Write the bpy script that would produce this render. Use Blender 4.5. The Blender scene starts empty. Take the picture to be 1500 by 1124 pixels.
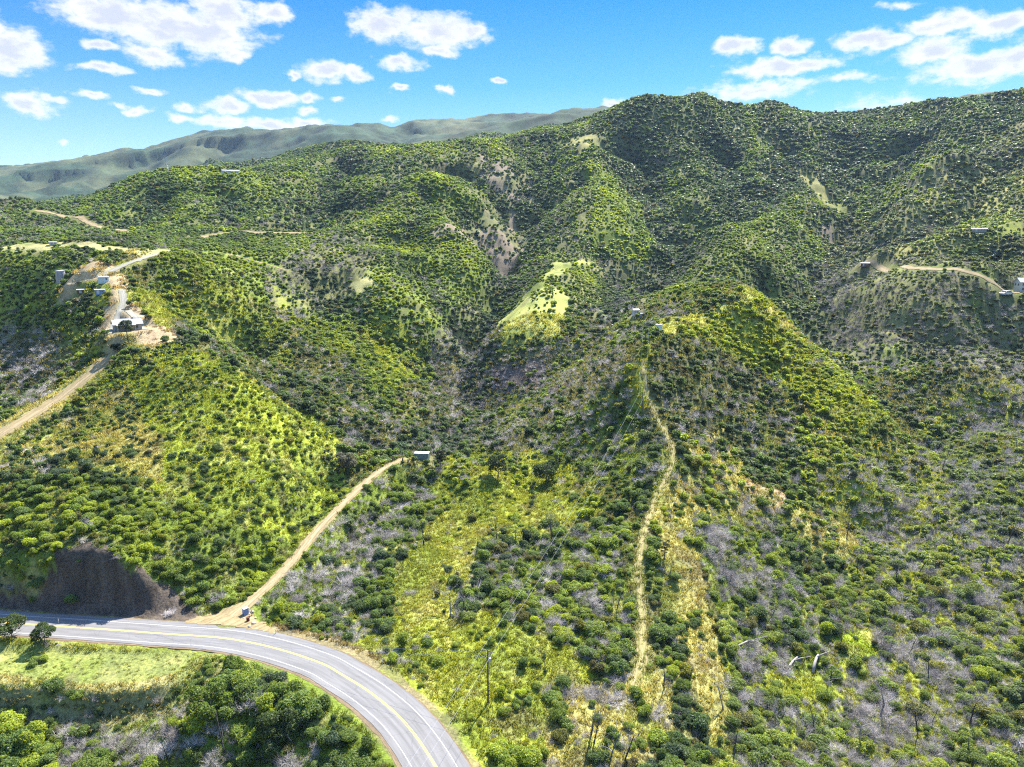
import bpy, bmesh, math, random
import numpy as np
from mathutils import Vector, Matrix

# ------------------------------------------------------------------ basics
RNG = np.random.default_rng(7)
random.seed(7)
SC = bpy.context.scene
COL = SC.collection
F, CU, CV = 1030.0, 750.0, 562.0            # focal length and centre for a 1500 x 1124 frame
CAM_Z, PITCH = 86.0, math.radians(11.5)
CP, SP = math.cos(PITCH), math.sin(PITCH)
SUN_AZ, SUN_EL = math.radians(25), math.radians(50)


def ray(u, v):
    a, b = (u - CU) / F, -(v - CV) / F
    return np.array([a, CP + b * SP, -SP + b * CP])


def at_y(u, v, y):                           # point on the sight line at forward distance y
    d = ray(u, v)
    return np.array([0, 0, CAM_Z]) + d * (y / d[1])


def at_z(u, v, z):
    d = ray(u, v)
    return np.array([0, 0, CAM_Z]) + d * ((z - CAM_Z) / d[2])


def pix(p):                                  # world -> frame, used only for checking
    p = np.asarray(p, float)
    x, y, z = p[..., 0], p[..., 1], p[..., 2] - CAM_Z
    dep = y * CP - z * SP
    up = y * SP + z * CP
    return CU + F * x / dep, CV - F * up / dep


def sstep(x, a, b):
    t = np.clip((x - a) / (b - a), 0, 1)
    return t * t * (3 - 2 * t)


def hash2(ix, iy, seed):
    h = (ix.astype(np.int64) * 374761393 + iy.astype(np.int64) * 668265263 + seed * 1442695041) & 0xFFFFFFFF
    h = ((h ^ (h >> 13)) * 1274126177) & 0xFFFFFFFF
    h = h ^ (h >> 16)
    return (h & 0xFFFFFF) / float(0xFFFFFF)


def vnoise(x, y, seed=0):
    ix, iy = np.floor(x), np.floor(y)
    fx, fy = x - ix, y - iy
    fx, fy = fx * fx * fx * (fx * (fx * 6 - 15) + 10), fy * fy * fy * (fy * (fy * 6 - 15) + 10)
    a, b = hash2(ix, iy, seed), hash2(ix + 1, iy, seed)
    c, d = hash2(ix, iy + 1, seed), hash2(ix + 1, iy + 1, seed)
    return (a * (1 - fx) + b * fx) * (1 - fy) + (c * (1 - fx) + d * fx) * fy


def fbm(x, y, octv=4, seed=0):
    s, amp, tot = 0, 1.0, 0
    c, t = math.cos(.6), math.sin(.6)
    for k in range(octv):
        s = s + amp * vnoise(x, y, seed + k * 17)
        tot += amp
        amp *= .5
        x, y = (c * x - t * y) * 2.03 + 11.3, (t * x + c * y) * 2.03 - 7.1
    return s / tot


def ridged(x, y, octv=3, seed=0):
    s, amp, tot = 0, 1.0, 0
    for k in range(octv):
        s = s + amp * (1 - np.abs(2 * vnoise(x, y, seed + 31 * k) - 1))
        tot += amp
        amp *= .5
        x, y = (.82 * x - .57 * y) * 2.1 + 5.3, (.57 * x + .82 * y) * 2.1 - 3.7
    return s / tot


# ------------------------------------------------------------------ the lie of the land
# sight lines (frame column, frame row, forward distance in metres) through ridges, gullies and slopes
CTRL = """
0 960 133; 100 985 131; 200 985 131; 290 965 131; 0 1010 127; 130 1012 125; 240 1000 126;
0 1060 117.5; 100 1124 109; 250 1070 115.5; 320 1020 119.5; 400 1060 112.5; 450 1110 107.5; 350 1124 108; 560 1124 104; 520 1080 108;
20 834 155; 100 824 156; 180 826 156; 240 852 155; -60 842 155; 290 880 152; 330 880 153;
0 760 172; 80 730 180; 150 690 194; 250 700 195; 350 760 183; 420 790 179; 300 800 169; 200 770 172;
150 600 236; 250 600 238; 350 640 222; 420 700 206; 480 720 212; 330 560 256; 250 540 266; 430 600 257; 500 645 243; 490 680 227; 380 560 268;
330 525 282; 265 496 300; 225 495 300; 185 487 303; 200 470 312; 160 515 283; 130 545 264; 100 575 247; 50 612 226; 0 640 211; -80 690 195;
0 700 188; 60 660 207;
60 570 262; 30 530 292; 0 560 272; 0 500 322; 60 480 326; 100 440 350; 90 412 372; 0 440 366; 40 400 398; 150 405 378; 182 430 352; 175 400 384; 230 378 424; 0 362 462; 100 358 470; 200 372 440; 260 366 455;
250 430 380; 250 460 352; 300 400 408; 300 450 372; 300 490 340; 320 510 332;
0 345 540; 100 338 570; 200 345 560; 300 352 545; 400 342 575; 470 342 585; 0 312 700; 60 318 690; 150 332 610; 0 325 620;
60 318 690; 100 305 730; 200 325 620; 250 330 605; 330 325 620; 150 285 760; 250 253 825; 190 262 820; 320 254 815; 350 252 830; 220 290 720; 300 290 705; 390 300 680; 420 280 760; 440 300 690; 390 320 640; 400 260 830;
110 300 780;
400 400 455; 400 450 398; 400 500 352; 350 540 326; 450 560 312; 540 600 285; 500 560 306; 560 530 350; 600 500 385; 580 450 420; 470 480 385; 580 400 490; 500 400 470; 500 440 425; 640 470 420; 660 420 475; 690 390 530; 600 365 570; 520 345 580; 430 530 330; 590 620 268; 560 650 250; 600 560 320;
470 330 640; 490 290 740; 560 270 770; 630 253 790; 690 290 730; 740 330 670; 765 345 640; 600 310 660; 660 330 625; 540 320 665;
560 240 900; 620 228 950; 690 205 1040; 650 212 1030; 600 222 1000; 540 218 1080; 480 225 1120; 500 250 900; 440 262 870; 420 245 1010; 750 225 1000; 780 260 870; 700 240 930; 720 280 800; 760 300 740; 820 205 1060; 760 205 1110;
610 668 245; 640 645 262; 665 600 300; 682 555 345; 692 505 402; 718 442 476; 745 400 565; 768 368 598; 774 330 680; 778 280 800; 795 240 920;
340 908 150; 400 855 168; 440 805 183; 480 760 200; 520 725 217; 570 690 235;
870 235 960; 850 212 1040; 885 280 800; 895 320 710; 890 360 640; 860 384 585; 820 392 525; 800 425 472; 770 450 440; 748 500 387; 728 470 415; 830 460 432; 850 430 480; 900 430 500; 840 500 385; 960 350 660; 950 310 740; 830 320 700; 820 360 620; 940 280 830; 920 400 560;
965 137 1170; 940 143 1190; 905 157 1230; 1000 146 1180; 1060 153 1230; 1130 158 1280; 1200 172 1330; 1280 170 1260; 1330 163 1230; 1400 149 1180; 1480 137 1150; 1560 138 1140; 870 178 1180;
965 150 1420; 940 158 1440; 905 166 1500; 1000 158 1430; 1060 166 1500; 1130 171 1550; 1200 184 1650; 1280 182 1550; 1330 178 1500; 1400 165 1430; 1480 155 1400; 1560 155 1400; 1650 160 1300;
965 185 2300; 1060 185 2300; 1400 175 2300; 1480 170 2300; 1560 170 2400; 1300 185 2000;
1000 220 1030; 960 205 1080; 1050 200 1100; 1000 260 915; 940 250 940; 980 300 800; 985 340 705; 970 390 590; 960 425 505; 935 455 420; 900 475 395; 860 520 368; 800 545 352; 750 570 335; 715 590 318;
1060 240 960; 1130 230 1000; 1170 280 840; 1100 300 780; 1180 330 720; 1060 375 560; 1020 340 650; 1120 370 580; 1090 330 660; 1160 200 1120; 1200 230 1030;
1250 200 1140; 1240 240 990; 1250 280 860; 1258 312 760; 1225 350 660; 1200 385 590; 1190 425 525; 1200 475 440; 1215 510 400; 1250 555 352; 1300 610 305; 1335 655 272; 1320 720 238; 1280 790 210; 1240 850 188; 1220 920 163; 1230 1000 143; 1260 1100 123;
1300 250 960; 1330 210 1080; 1400 200 1020; 1490 180 960; 1440 215 870; 1380 255 800; 1310 310 720; 1400 300 720; 1490 240 820; 1490 300 690; 1400 345 600; 1490 350 560; 1300 360 620; 1490 400 465; 1380 400 480; 1440 412 455; 1490 432 438; 1280 390 545; 1300 450 440; 1400 470 400; 1480 480 390; 1400 550 335; 1480 560 325; 1450 640 275; 1480 700 240; 1400 720 232; 1450 800 203; 1380 850 185; 1480 900 172; 1400 1000 143; 1480 1050 133; 1400 1100 123; 1560 900 172; 1560 600 300;
1090 442 402; 1100 425 425; 1080 415 455; 1050 455 392; 1000 470 362; 965 486 337; 945 510 316; 945 550 290; 940 617 257; 975 645 240; 985 680 224; 960 730 204; 935 800 176; 938 880 153; 945 960 133; 900 1040 118; 860 1100 107;
1140 470 385; 1200 530 346; 1250 570 318; 1295 605 290; 1200 600 288; 1200 660 255; 1120 540 330; 1100 600 288; 1000 540 306; 1050 500 350; 1080 660 250; 1100 750 208; 1250 690 240; 1180 760 208; 1020 720 212; 1050 820 176; 1060 900 153; 1100 1000 132; 1120 1100 114; 1150 870 172; 1050 1100 112; 1000 1000 126; 1000 600 272;
880 560 300; 880 620 262; 850 660 246; 800 620 275; 780 660 252; 720 640 272; 750 600 305; 820 580 310; 700 690 230; 650 720 220; 780 720 222; 850 720 214; 900 700 219; 880 780 187; 800 780 189; 720 780 191; 640 780 194; 560 790 187; 500 840 168; 450 890 153; 560 860 163; 640 860 162; 740 860 160; 850 860 158; 540 920 146; 620 930 141; 720 950 134; 820 950 133; 880 930 140; 715 1030 117; 640 1000 126; 780 1090 109; 700 1110 104; 850 1010 124; 820 1124 104;
0 248 3400; 100 240 3500; 200 222 3600; 300 200 3700; 395 190 3800; 480 198 3800; 560 194 3700; 640 182 3600; 740 172 3500; 800 178 3300; 860 160 2600; 890 166 2300; 780 190 2200; 720 205 1900;
0 300 2000; 60 300 1900; 120 290 2100; 0 272 2700; 100 262 2800; 200 245 2900; 330 225 2900; 420 225 2600; 350 240 2000; 420 222 2200; 500 215 2300; 600 205 2500; 250 255 2100; 520 212 1700;
1160 169 3000; 1210 168 3000; 1250 168 3000; 1330 163 3000; 1420 140 2500; 1455 152 2500; 570 224 1500; 620 230 1500; 680 224 1500; 540 220 1900; 600 218 1900; 660 216 1900; 720 228 1600; 760 232 1400; 800 217 1450; 835 210 1500; 740 217 1070; 700 207 1060; 860 190 1290; 1060 182 2600; 1130 182 2600; 1280 176 2700; 1000 182 2600; 1340 172 2600; 1530 160 2600; 1500 137 3200; 1560 136 3200; -100 255 3400; -100 300 2000; -100 330 700; -100 370 440; -100 450 360; -100 540 280; -100 760 172; -100 900 150;
1000 110 2600
"""
SKIP_LAST = 1
GAIN = 1.15
_c = np.array([list(map(float, q.split())) for q in CTRL.replace("\n", " ").split(";") if len(q.split()) == 3])[:-SKIP_LAST]
# ridges stand nearer and gullies lie farther than the mean slope: deepen both along their own sight lines
_m = (_c[:, 2] < 1420) & (_c[:, 1] > 132)
_u, _v = (_c[:, 0] - CU) / 750, (_c[:, 1] - 500) / 400
_B = np.stack([_u ** i * _v ** j for i in range(4) for j in range(5) if i + j < 6], 1)
_k, *_ = np.linalg.lstsq(_B[_m], np.log(_c[_m, 2]), rcond=None)
_dev = np.log(_c[:, 2]) - _B @ _k
_gain = np.where(_m, GAIN * sstep(_c[:, 1], 900, 780) * (sstep(_c[:, 1], 175, 215) * (.5 + .5 * sstep(_c[:, 1], 240, 350))), 0)
_trk = np.array([(u, v) in {(340, 908), (400, 855), (440, 805), (480, 760), (520, 725), (570, 690), (610, 668), (640, 645)} for u, v in _c[:, :2]])
_gain = np.where(_trk, 0, _gain)
_c[:, 2] = np.exp(np.log(_c[:, 2]) + _gain * np.clip(_dev, -.35, .35))
pts = [at_y(*q) for q in _c]
for x, y, z in [(0, 60, -8), (-60, 60, -9), (60, 60, -14), (-200, 60, -6), (220, 60, -14), (0, 100, 1.5), (-30, 88, -5), (40, 95, 0.5), (-330, 150, 6),
                (300, 160, -8), (420, 260, 12), (-420, 300, 40), (600, 500, 90), (-700, 500, 70), (1300, 1000, 280), (-1500, 900, 120),
                (-2500, 1800, 170), (-4500, 3300, 400), (2500, 2600, 300), (4500, 5000, 480), (0, 5500, 420), (-2500, 5500, 420), (2000, 5500, 420),
                (0, 8500, 300), (-4500, 7500, 300), (4500, 7500, 300), (60, 1700, 180), (500, 1750, 200), (-700, 1350, 120), (-200, 1500, 130), (-1100, 1250, 90)]:
    pts.append(np.array([x, y, z], float))
def relief(x, y):                            # side gullies and lumps that the sight lines are too sparse for
    r = np.hypot(x, y)
    m = sstep(r, 260, 620)
    wx = x + 40 * (fbm(x / 130, y / 130, 2, 5) - .5)
    wy = y + 40 * (fbm(x / 130, y / 130, 2, 9) - .5)
    d = m * ((ridged(wx / 190, wy / 230, 2, 3) - .74) * np.clip(r * .036, 0, 38) + (fbm(x / 36, y / 36, 3, 12) - .5) * 5)
    far = sstep(r, 1350, 2200)
    d = d + far * (1 - .8 * sstep(x, 0, 500)) * ((ridged(wx / 1100, wy / 1300, 3, 21) - .75) * 150 + (ridged(wx / 260, wy / 300, 3, 25) - .8) * 26)
    d = d + (fbm(x / 14, y / 14, 3, 30) - .5) * (1.2 + 1.0 * m)
    return d


CPTS = np.array(pts)


def lp(x, y):
    r = np.hypot(x, y)
    return np.arctan2(x, y), np.log(np.maximum(r, 1.0))


_ct, _cl = lp(CPTS[:, 0], CPTS[:, 1])
_n = len(CPTS)
KC = 0.03


def kern(dt, dl):
    return np.sqrt(dt * dt + dl * dl + KC * KC)


_A = np.zeros((_n + 3, _n + 3))
_A[:_n, :_n] = kern(_ct[:, None] - _ct[None], _cl[:, None] - _cl[None])
_A[np.arange(_n), np.arange(_n)] -= 0.004
_P = np.stack([np.ones(_n), _ct, _cl], 1)
_A[:_n, _n:] = _P
_A[_n:, :_n] = _P.T
# smooth the relief on a scale that grows with distance: fit height / distance
_W = np.linalg.solve(_A, np.r_[(CPTS[:, 2] - relief(CPTS[:, 0], CPTS[:, 1]) - CAM_Z) / np.hypot(CPTS[:, 0], CPTS[:, 1]), 0, 0, 0])


def base_height(x, y):
    t, l = lp(x, y)
    sh = np.shape(t)
    t, l = np.ravel(t), np.ravel(l)
    out = np.empty(len(t))
    for i in range(0, len(t), 20000):
        a, b = t[i:i + 20000], l[i:i + 20000]
        k = kern(a[:, None] - _ct[None], b[:, None] - _cl[None])
        out[i:i + 20000] = k @ _W[:_n] + _W[_n] + _W[_n + 1] * a + _W[_n + 2] * b
    z = out * np.exp(l) + CAM_Z
    prof = np.interp(np.exp(l), [60, 200, 500, 1000, 2500, 5000, 9000], [-8, 5, 60, 160, 280, 380, 250])
    w = sstep(np.abs(t), .86, 1.25)
    z = z * (1 - w) + prof * w
    return z.reshape(sh)


if 0:
    print([(int(a), int(b), int(c), round(float(p[2]), 1)) for (a, b, c), p in zip(_c, pts)])


# ------------------------------------------------------------------ polar ground grid, finest in front of the camera
def axis():
    a = [-math.pi]
    while a[-1] < math.pi:
        t = abs(a[-1])
        a.append(a[-1] + math.radians(.16 if t < .78 else (.16 + (t - .78) * 9)))
    a[-1] = math.pi
    return np.array(a)


TH = axis()
NR = 900
LR = np.linspace(math.log(45), math.log(9500), NR)
DLR = LR[1] - LR[0]
_GT, _GL = np.meshgrid(TH, LR, indexing="ij")
GX, GY = np.exp(_GL) * np.sin(_GT), np.exp(_GL) * np.cos(_GT)
GZ = base_height(GX, GY) + relief(GX, GY)


def H(x, y):
    t, l = lp(np.asarray(x, float), np.asarray(y, float))
    i = np.clip(np.searchsorted(TH, t) - 1, 0, len(TH) - 2)
    ft = np.clip((t - TH[i]) / (TH[i + 1] - TH[i]), 0, 1)
    g = np.clip((l - LR[0]) / DLR, 0, NR - 1.001)
    j = g.astype(int)
    fl = g - j
    return (GZ[i, j] * (1 - ft) + GZ[i + 1, j] * ft) * (1 - fl) + (GZ[i, j + 1] * (1 - ft) + GZ[i + 1, j + 1] * ft) * fl


_S = np.exp(np.arange(math.log(50), math.log(9000), .0015))


def hit(u, v):                               # where a sight line meets the ground
    d = ray(u, v)
    s = _S / d[1]
    x, y, z = d[0] * s, d[1] * s, CAM_Z + d[2] * s
    below = z < H(x, y)
    if not below.any():
        k = np.argmin((z - H(x, y)) / s)
    else:
        k = int(np.argmax(below))
    return np.array([x[k], y[k], float(H(x[k], y[k]))])


def smooth_line(p, step):
    p = np.asarray(p, float)
    q = []
    P = np.vstack([2 * p[0] - p[1], p, 2 * p[-1] - p[-2]])
    for i in range(1, len(P) - 2):
        n = max(2, int(np.linalg.norm(P[i + 1] - P[i]) / step))
        for k in range(n):
            t = k / n
            q.append(.5 * (2 * P[i] + (P[i + 1] - P[i - 1]) * t + (2 * P[i - 1] - 5 * P[i] + 4 * P[i + 1] - P[i + 2]) * t * t + (3 * P[i] - P[i - 1] - 3 * P[i + 1] + P[i + 2]) * t ** 3))
    q.append(p[-1])
    return np.array(q)


def near_line(x, y, line):
    """distance to a polyline, nearest index and side (+ = right of travel)"""
    best = np.full(x.shape, 1e9)
    idx = np.zeros(x.shape, int)
    for i0 in range(0, len(x), 20000):
        dx = x[i0:i0 + 20000, None] - line[None, :, 0]
        dy = y[i0:i0 + 20000, None] - line[None, :, 1]
        d = dx * dx + dy * dy
        k = d.argmin(1)
        best[i0:i0 + 20000] = np.sqrt(d[np.arange(len(k)), k])
        idx[i0:i0 + 20000] = k
    tan = np.gradient(line[:, :2], axis=0)
    s = (x - line[idx, 0]) * tan[idx, 1] - (y - line[idx, 1]) * tan[idx, 0]
    return best, idx, np.sign(s)


# gullies: courses dropped on to the slopes, then cut as V-shaped ravines so that sharp spurs stand between them
GULLIES = [
    ([(802, 200), (790, 235), (780, 280), (770, 330), (762, 368), (742, 405), (716, 442), (692, 500), (680, 555), (665, 600), (640, 640)], 26, 7, 70, 30),
    ([(655, 243), (692, 260), (735, 285), (766, 320)], 20, 20, 60, 60),
    ([(560, 232), (590, 250), (560, 275), (500, 290), (455, 310)], 8, 12, 50, 50),
    ([(932, 190), (942, 235), (955, 280), (975, 322), (984, 352), (968, 392)], 26, 16, 75, 55),
    ([(1245, 195), (1240, 240), (1250, 285), (1256, 315), (1228, 352), (1200, 390), (1190, 430), (1205, 485)], 28, 12, 80, 45),
    ([(1052, 195), (1075, 245), (1085, 290), (1045, 330), (1000, 362)], 22, 12, 65, 45),
    ([(520, 228), (480, 260), (440, 292), (392, 325)], 20, 14, 60, 50),
    ([(855, 255), (815, 295), (785, 325)], 10, 12, 35, 35),
    ([(1335, 195), (1312, 250), (1272, 300)], 20, 12, 60, 45),
    ([(1480, 225), (1420, 280), (1350, 318), (1285, 345)], 22, 12, 60, 45),
    ([(1160, 195), (1150, 240), (1135, 280), (1105, 300)], 16, 10, 50, 40),
    ([(1500, 470), (1400, 478), (1300, 468), (1215, 478)], 10, 6, 35, 30),
    ([(1500, 360), (1420, 372), (1340, 375), (1240, 400)], 8, 8, 35, 30),
    ([(1500, 600), (1420, 610), (1350, 650)], 7, 5, 28, 24),
    ([(600, 378), (640, 420), (672, 470), (684, 505)], 9, 7, 36, 28),
    ([(470, 395), (530, 450), (600, 505), (650, 560)], 10, 6, 36, 26),
    ([(300, 500), (380, 532), (450, 585), (520, 625), (580, 650)], 9, 5, 30, 22),
    ([(250, 275), (220, 300), (200, 325)], 9, 6, 40, 30),
    ([(330, 275), (340, 300), (330, 325)], 10, 6, 40, 30),
    ([(860, 350), (900, 400), (900, 440), (880, 480)], 8, 6, 34, 28),
    ([(1110, 390), (1140, 420), (1180, 432)], 8, 6, 30, 26),
    ([(640, 270), (600, 320), (560, 350)], 8, 8, 35, 35),
    ([(700, 300), (690, 330), (705, 365)], 7, 7, 30, 30),
    ([(200, 225), (188, 245), (160, 262)], 60, 40, 230, 200),
    ([(330, 200), (308, 222), (285, 236)], 55, 40, 210, 190),
    ([(80, 248), (62, 262), (30, 272)], 55, 40, 220, 190),
    ([(480, 200), (448, 210), (412, 224)], 50, 35, 190, 170),
    ([(620, 184), (592, 193), (565, 201)], 50, 35, 190, 170),
]


GDEEP = 1.45
GUL = []


def cut_gullies():
    for px_, d0, d1, w0, w1 in GULLIES:
        P = smooth_line([hit(u, v) for u, v in px_], 6 if w0 < 100 else 25)
        t = np.linspace(0, 1, len(P))
        bb = (GX > P[:, 0].min() - w0 * 1.3) & (GX < P[:, 0].max() + w0 * 1.3) & (GY > P[:, 1].min() - w0 * 1.3) & (GY < P[:, 1].max() + w0 * 1.3)
        x, y = GX[bb], GY[bb]
        wx = x + w0 * .35 * (fbm(x / w0 * 1.4, y / w0 * 1.4, 3, 7) - .5) * 2
        wy = y + w0 * .35 * (fbm(x / w0 * 1.4, y / w0 * 1.4, 3, 8) - .5) * 2
        d, k, _ = near_line(wx, wy, P)
        dep = d0 + (d1 - d0) * t[k]
        w = w0 + (w1 - w0) * t[k]
        ends = sstep(t[k], 0, .15) if d0 >= d1 else 1.0
        q = np.clip(1 - d / w, 0, 1)
        GZ[bb] -= dep * (GDEEP if w0 < 100 else .8) * ends * q * (.55 + .45 * q)
        GUL.append((P, w0, w1, 1.0 if d0 >= d1 else 1.0))


cut_gullies()

# main road: centre line
ROAD_PX = [(-260, 890, 4), (-120, 901, 3.4), (0, 912, 2.8), (93, 918, 2.4), (233, 928, 2), (326, 935, 1.7), (396, 948, 1.5), (466, 970, 1.3), (500, 988, 1.2), (547, 1018, 1.1), (593, 1059, 1), (635, 1118, .9), (672, 1195, .8), (700, 1290, .7)]
ROAD = smooth_line([at_z(*p) for p in ROAD_PX], 1.0)


def flatten_road():
    global GZ
    m = (np.hypot(GX, GY) < 320) & (np.abs(_GT) < 1.3) & (GY > 40)
    x, y = GX[m], GY[m]
    d, k, side = near_line(x, y, ROAD)       # left of travel (side<0) is uphill, right is downhill
    z = GZ[m]
    up = side < 0
    half = np.where(up, 6.2, 6.3)
    # a broad apron where the dirt track meets the road, a wide paved shoulder round the bend
    w = np.where(up, 5.0, 6.0)
    t = sstep(d, half, half + w)
    lvl = ROAD[k, 2] - .05
    z = np.where(d < half + w, lvl * (1 - t) + z * t, z)
    GZ[m] = z


def poly_in(x, y, poly):
    ins = np.zeros(x.shape, bool)
    n = len(poly)
    for i in range(n):
        x0, y0 = poly[i][:2]
        x1, y1 = poly[(i + 1) % n][:2]
        c = (y0 > y) != (y1 > y)
        if c.any():
            xi = x0 + (y - y0) * (x1 - x0) / ((y1 - y0) if y1 != y0 else 1e-9)
            ins ^= c & (x < xi)
    return ins


def level_disc(p, r, soft, z=None):
    d = np.hypot(GX - p[0], GY - p[1])
    t = sstep(d, r, r + soft)
    zz = p[2] if z is None else z
    GZ[:] = np.where(d < r + soft, zz * (1 - t) + GZ * t, GZ)


flatten_road()


def level_poly(px_, z, soft, n=40):
    P = np.array([at_z(u, v, z)[:2] for u, v in px_])
    bb = (GX > P[:, 0].min() - soft) & (GX < P[:, 0].max() + soft) & (GY > P[:, 1].min() - soft) & (GY < P[:, 1].max() + soft)
    x, y = GX[bb], GY[bb]
    ring = smooth_line(np.c_[np.vstack([P, P[:1]]), np.zeros(len(P) + 1)], .8)
    d, _, _ = near_line(x, y, ring)
    d = np.where(poly_in(x, y, P), 0, d)
    t = sstep(d, 0, soft)
    GZ[bb] = np.where(d < soft, (z + .25 * (fbm(x / 3, y / 3, 2, 19) - .5)) * (1 - t) + GZ[bb] * t, GZ[bb])


def bank_rills():
    bb = (np.hypot(GX, GY) < 240) & (GY > 90) & (GX < 20)
    x, y = GX[bb], GY[bb]
    d, k, side = near_line(x, y, ROAD)
    s_ = k * 1.0
    m = (side < 0) * sstep(d, 6.2, 8.0) * (1 - sstep(d, 10.5, 13))
    GZ[bb] += m * ((ridged(s_ / 3.2, d / 14, 3, 63) - .6) * 1.5 + (fbm(x / 1.3, y / 1.3, 3, 64) - .5) * .8)


level_poly([(-120, 958), (0, 959), (150, 961), (280, 965), (298, 970), (255, 994), (200, 1004), (130, 1009), (0, 1001), (-120, 990)], 1.15, 2.8)
bank_rills()


def grade(line, half, soft):                 # cut and fill a narrow bench along a track
    bb = (GX > line[:, 0].min() - 15) & (GX < line[:, 0].max() + 15) & (GY > line[:, 1].min() - 15) & (GY < line[:, 1].max() + 15)
    x, y = GX[bb], GY[bb]
    d, k, _ = near_line(x, y, line)
    t = sstep(d, half, half + soft)
    GZ[bb] = np.where(d < half + soft, line[k, 2] * (1 - t) + GZ[bb] * t, GZ[bb])


# ------------------------------------------------------------------ materials
def new_mat(name):
    m = bpy.data.materials.new(name)
    m.use_nodes = True
    nt = m.node_tree
    return m, nt, nt.nodes['Principled BSDF']


def nd(nt, typ, **kw):
    n = nt.nodes.new('ShaderNode' + typ)
    for k, v in kw.items():
        if k.startswith('i_'):
            key = k[2:]
            n.inputs[int(key) if key.isdigit() else key.replace('_', ' ')].default_value = v
        else:
            setattr(n, k, v)
    return n


def ramp(nt, fac, stops):
    r = nt.nodes.new('ShaderNodeValToRGB')
    e = r.color_ramp.elements
    while len(e) < len(stops):
        e.new(.5)
    for q, (p, c) in zip(e, stops):
        q.position = p
        q.color = (*c, 1)
    nt.links.new(fac, r.inputs[0])
    return r.outputs[0]


def simple(name, col, rough=.7, spec=.3, metal=0, noise=0, scale=3.0, bump=0):
    m, nt, b = new_mat(name)
    b.inputs['Base Color'].default_value = (*col, 1)
    b.inputs['Roughness'].default_value = rough
    b.inputs['Specular IOR Level'].default_value = spec
    b.inputs['Metallic'].default_value = metal
    if noise:
        tc = nd(nt, 'TexCoord')
        nz = nd(nt, 'TexNoise', i_Scale=scale, i_Detail=6.0)
        nt.links.new(tc.outputs['Object'], nz.inputs['Vector'])
        c = np.array(col)
        nt.links.new(ramp(nt, nz.outputs[0], [(.3, tuple(c * (1 - noise))), (.7, tuple(np.minimum(c * (1 + noise), 1)))]), b.inputs['Base Color'])
        if bump:
            bp = nd(nt, 'Bump', i_Strength=.5, i_Distance=bump)
            nt.links.new(nz.outputs[0], bp.inputs['Height'])
            nt.links.new(bp.outputs[0], b.inputs['Normal'])
    return m


def plant_mat(name, transl, rough, hue_noise=True):
    """colour = the plant's own tint (carried by each plant) times a per-leaf variation"""
    m, nt, b = new_mat(name)
    at = nd(nt, 'Attribute', attribute_type='INSTANCER', attribute_name='tint')
    va = nd(nt, 'Attribute', attribute_type='GEOMETRY', attribute_name='leaf_tone')
    mul = nd(nt, 'VectorMath', operation='MULTIPLY')
    nt.links.new(at.outputs['Color'], mul.inputs[0])
    nt.links.new(va.outputs['Color'], mul.inputs[1])
    nt.links.new(mul.outputs[0], b.inputs['Base Color'])
    b.inputs['Roughness'].default_value = rough
    b.inputs['Specular IOR Level'].default_value = .25
    if transl:
        tr = nd(nt, 'BsdfTranslucent')
        br = nd(nt, 'VectorMath', operation='MULTIPLY')
        br.inputs[1].default_value = (1.25, 1.2, .7)
        nt.links.new(mul.outputs[0], br.inputs[0])
        nt.links.new(br.outputs[0], tr.inputs['Color'])
        mx = nd(nt, 'MixShader', i_Fac=transl)
        nt.links.new(b.outputs[0], mx.inputs[1])
        nt.links.new(tr.outputs[0], mx.inputs[2])
        nt.links.new(mx.outputs[0], nt.nodes['Material Output'].inputs['Surface'])
    return m


M = {}
M['leaf'] = plant_mat('shrub_leaves', .52, .5)
M['twig'] = plant_mat('bare_twigs', 0, .8)
M['grassblade'] = plant_mat('grass_blades', .45, .7)
M['bark'] = simple('oak_bark', (.12, .1, .085), .9, .2, noise=.4, scale=6)
M['char'] = plant_mat('charred_wood', 0, .85)
M['asphalt'] = None


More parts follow.
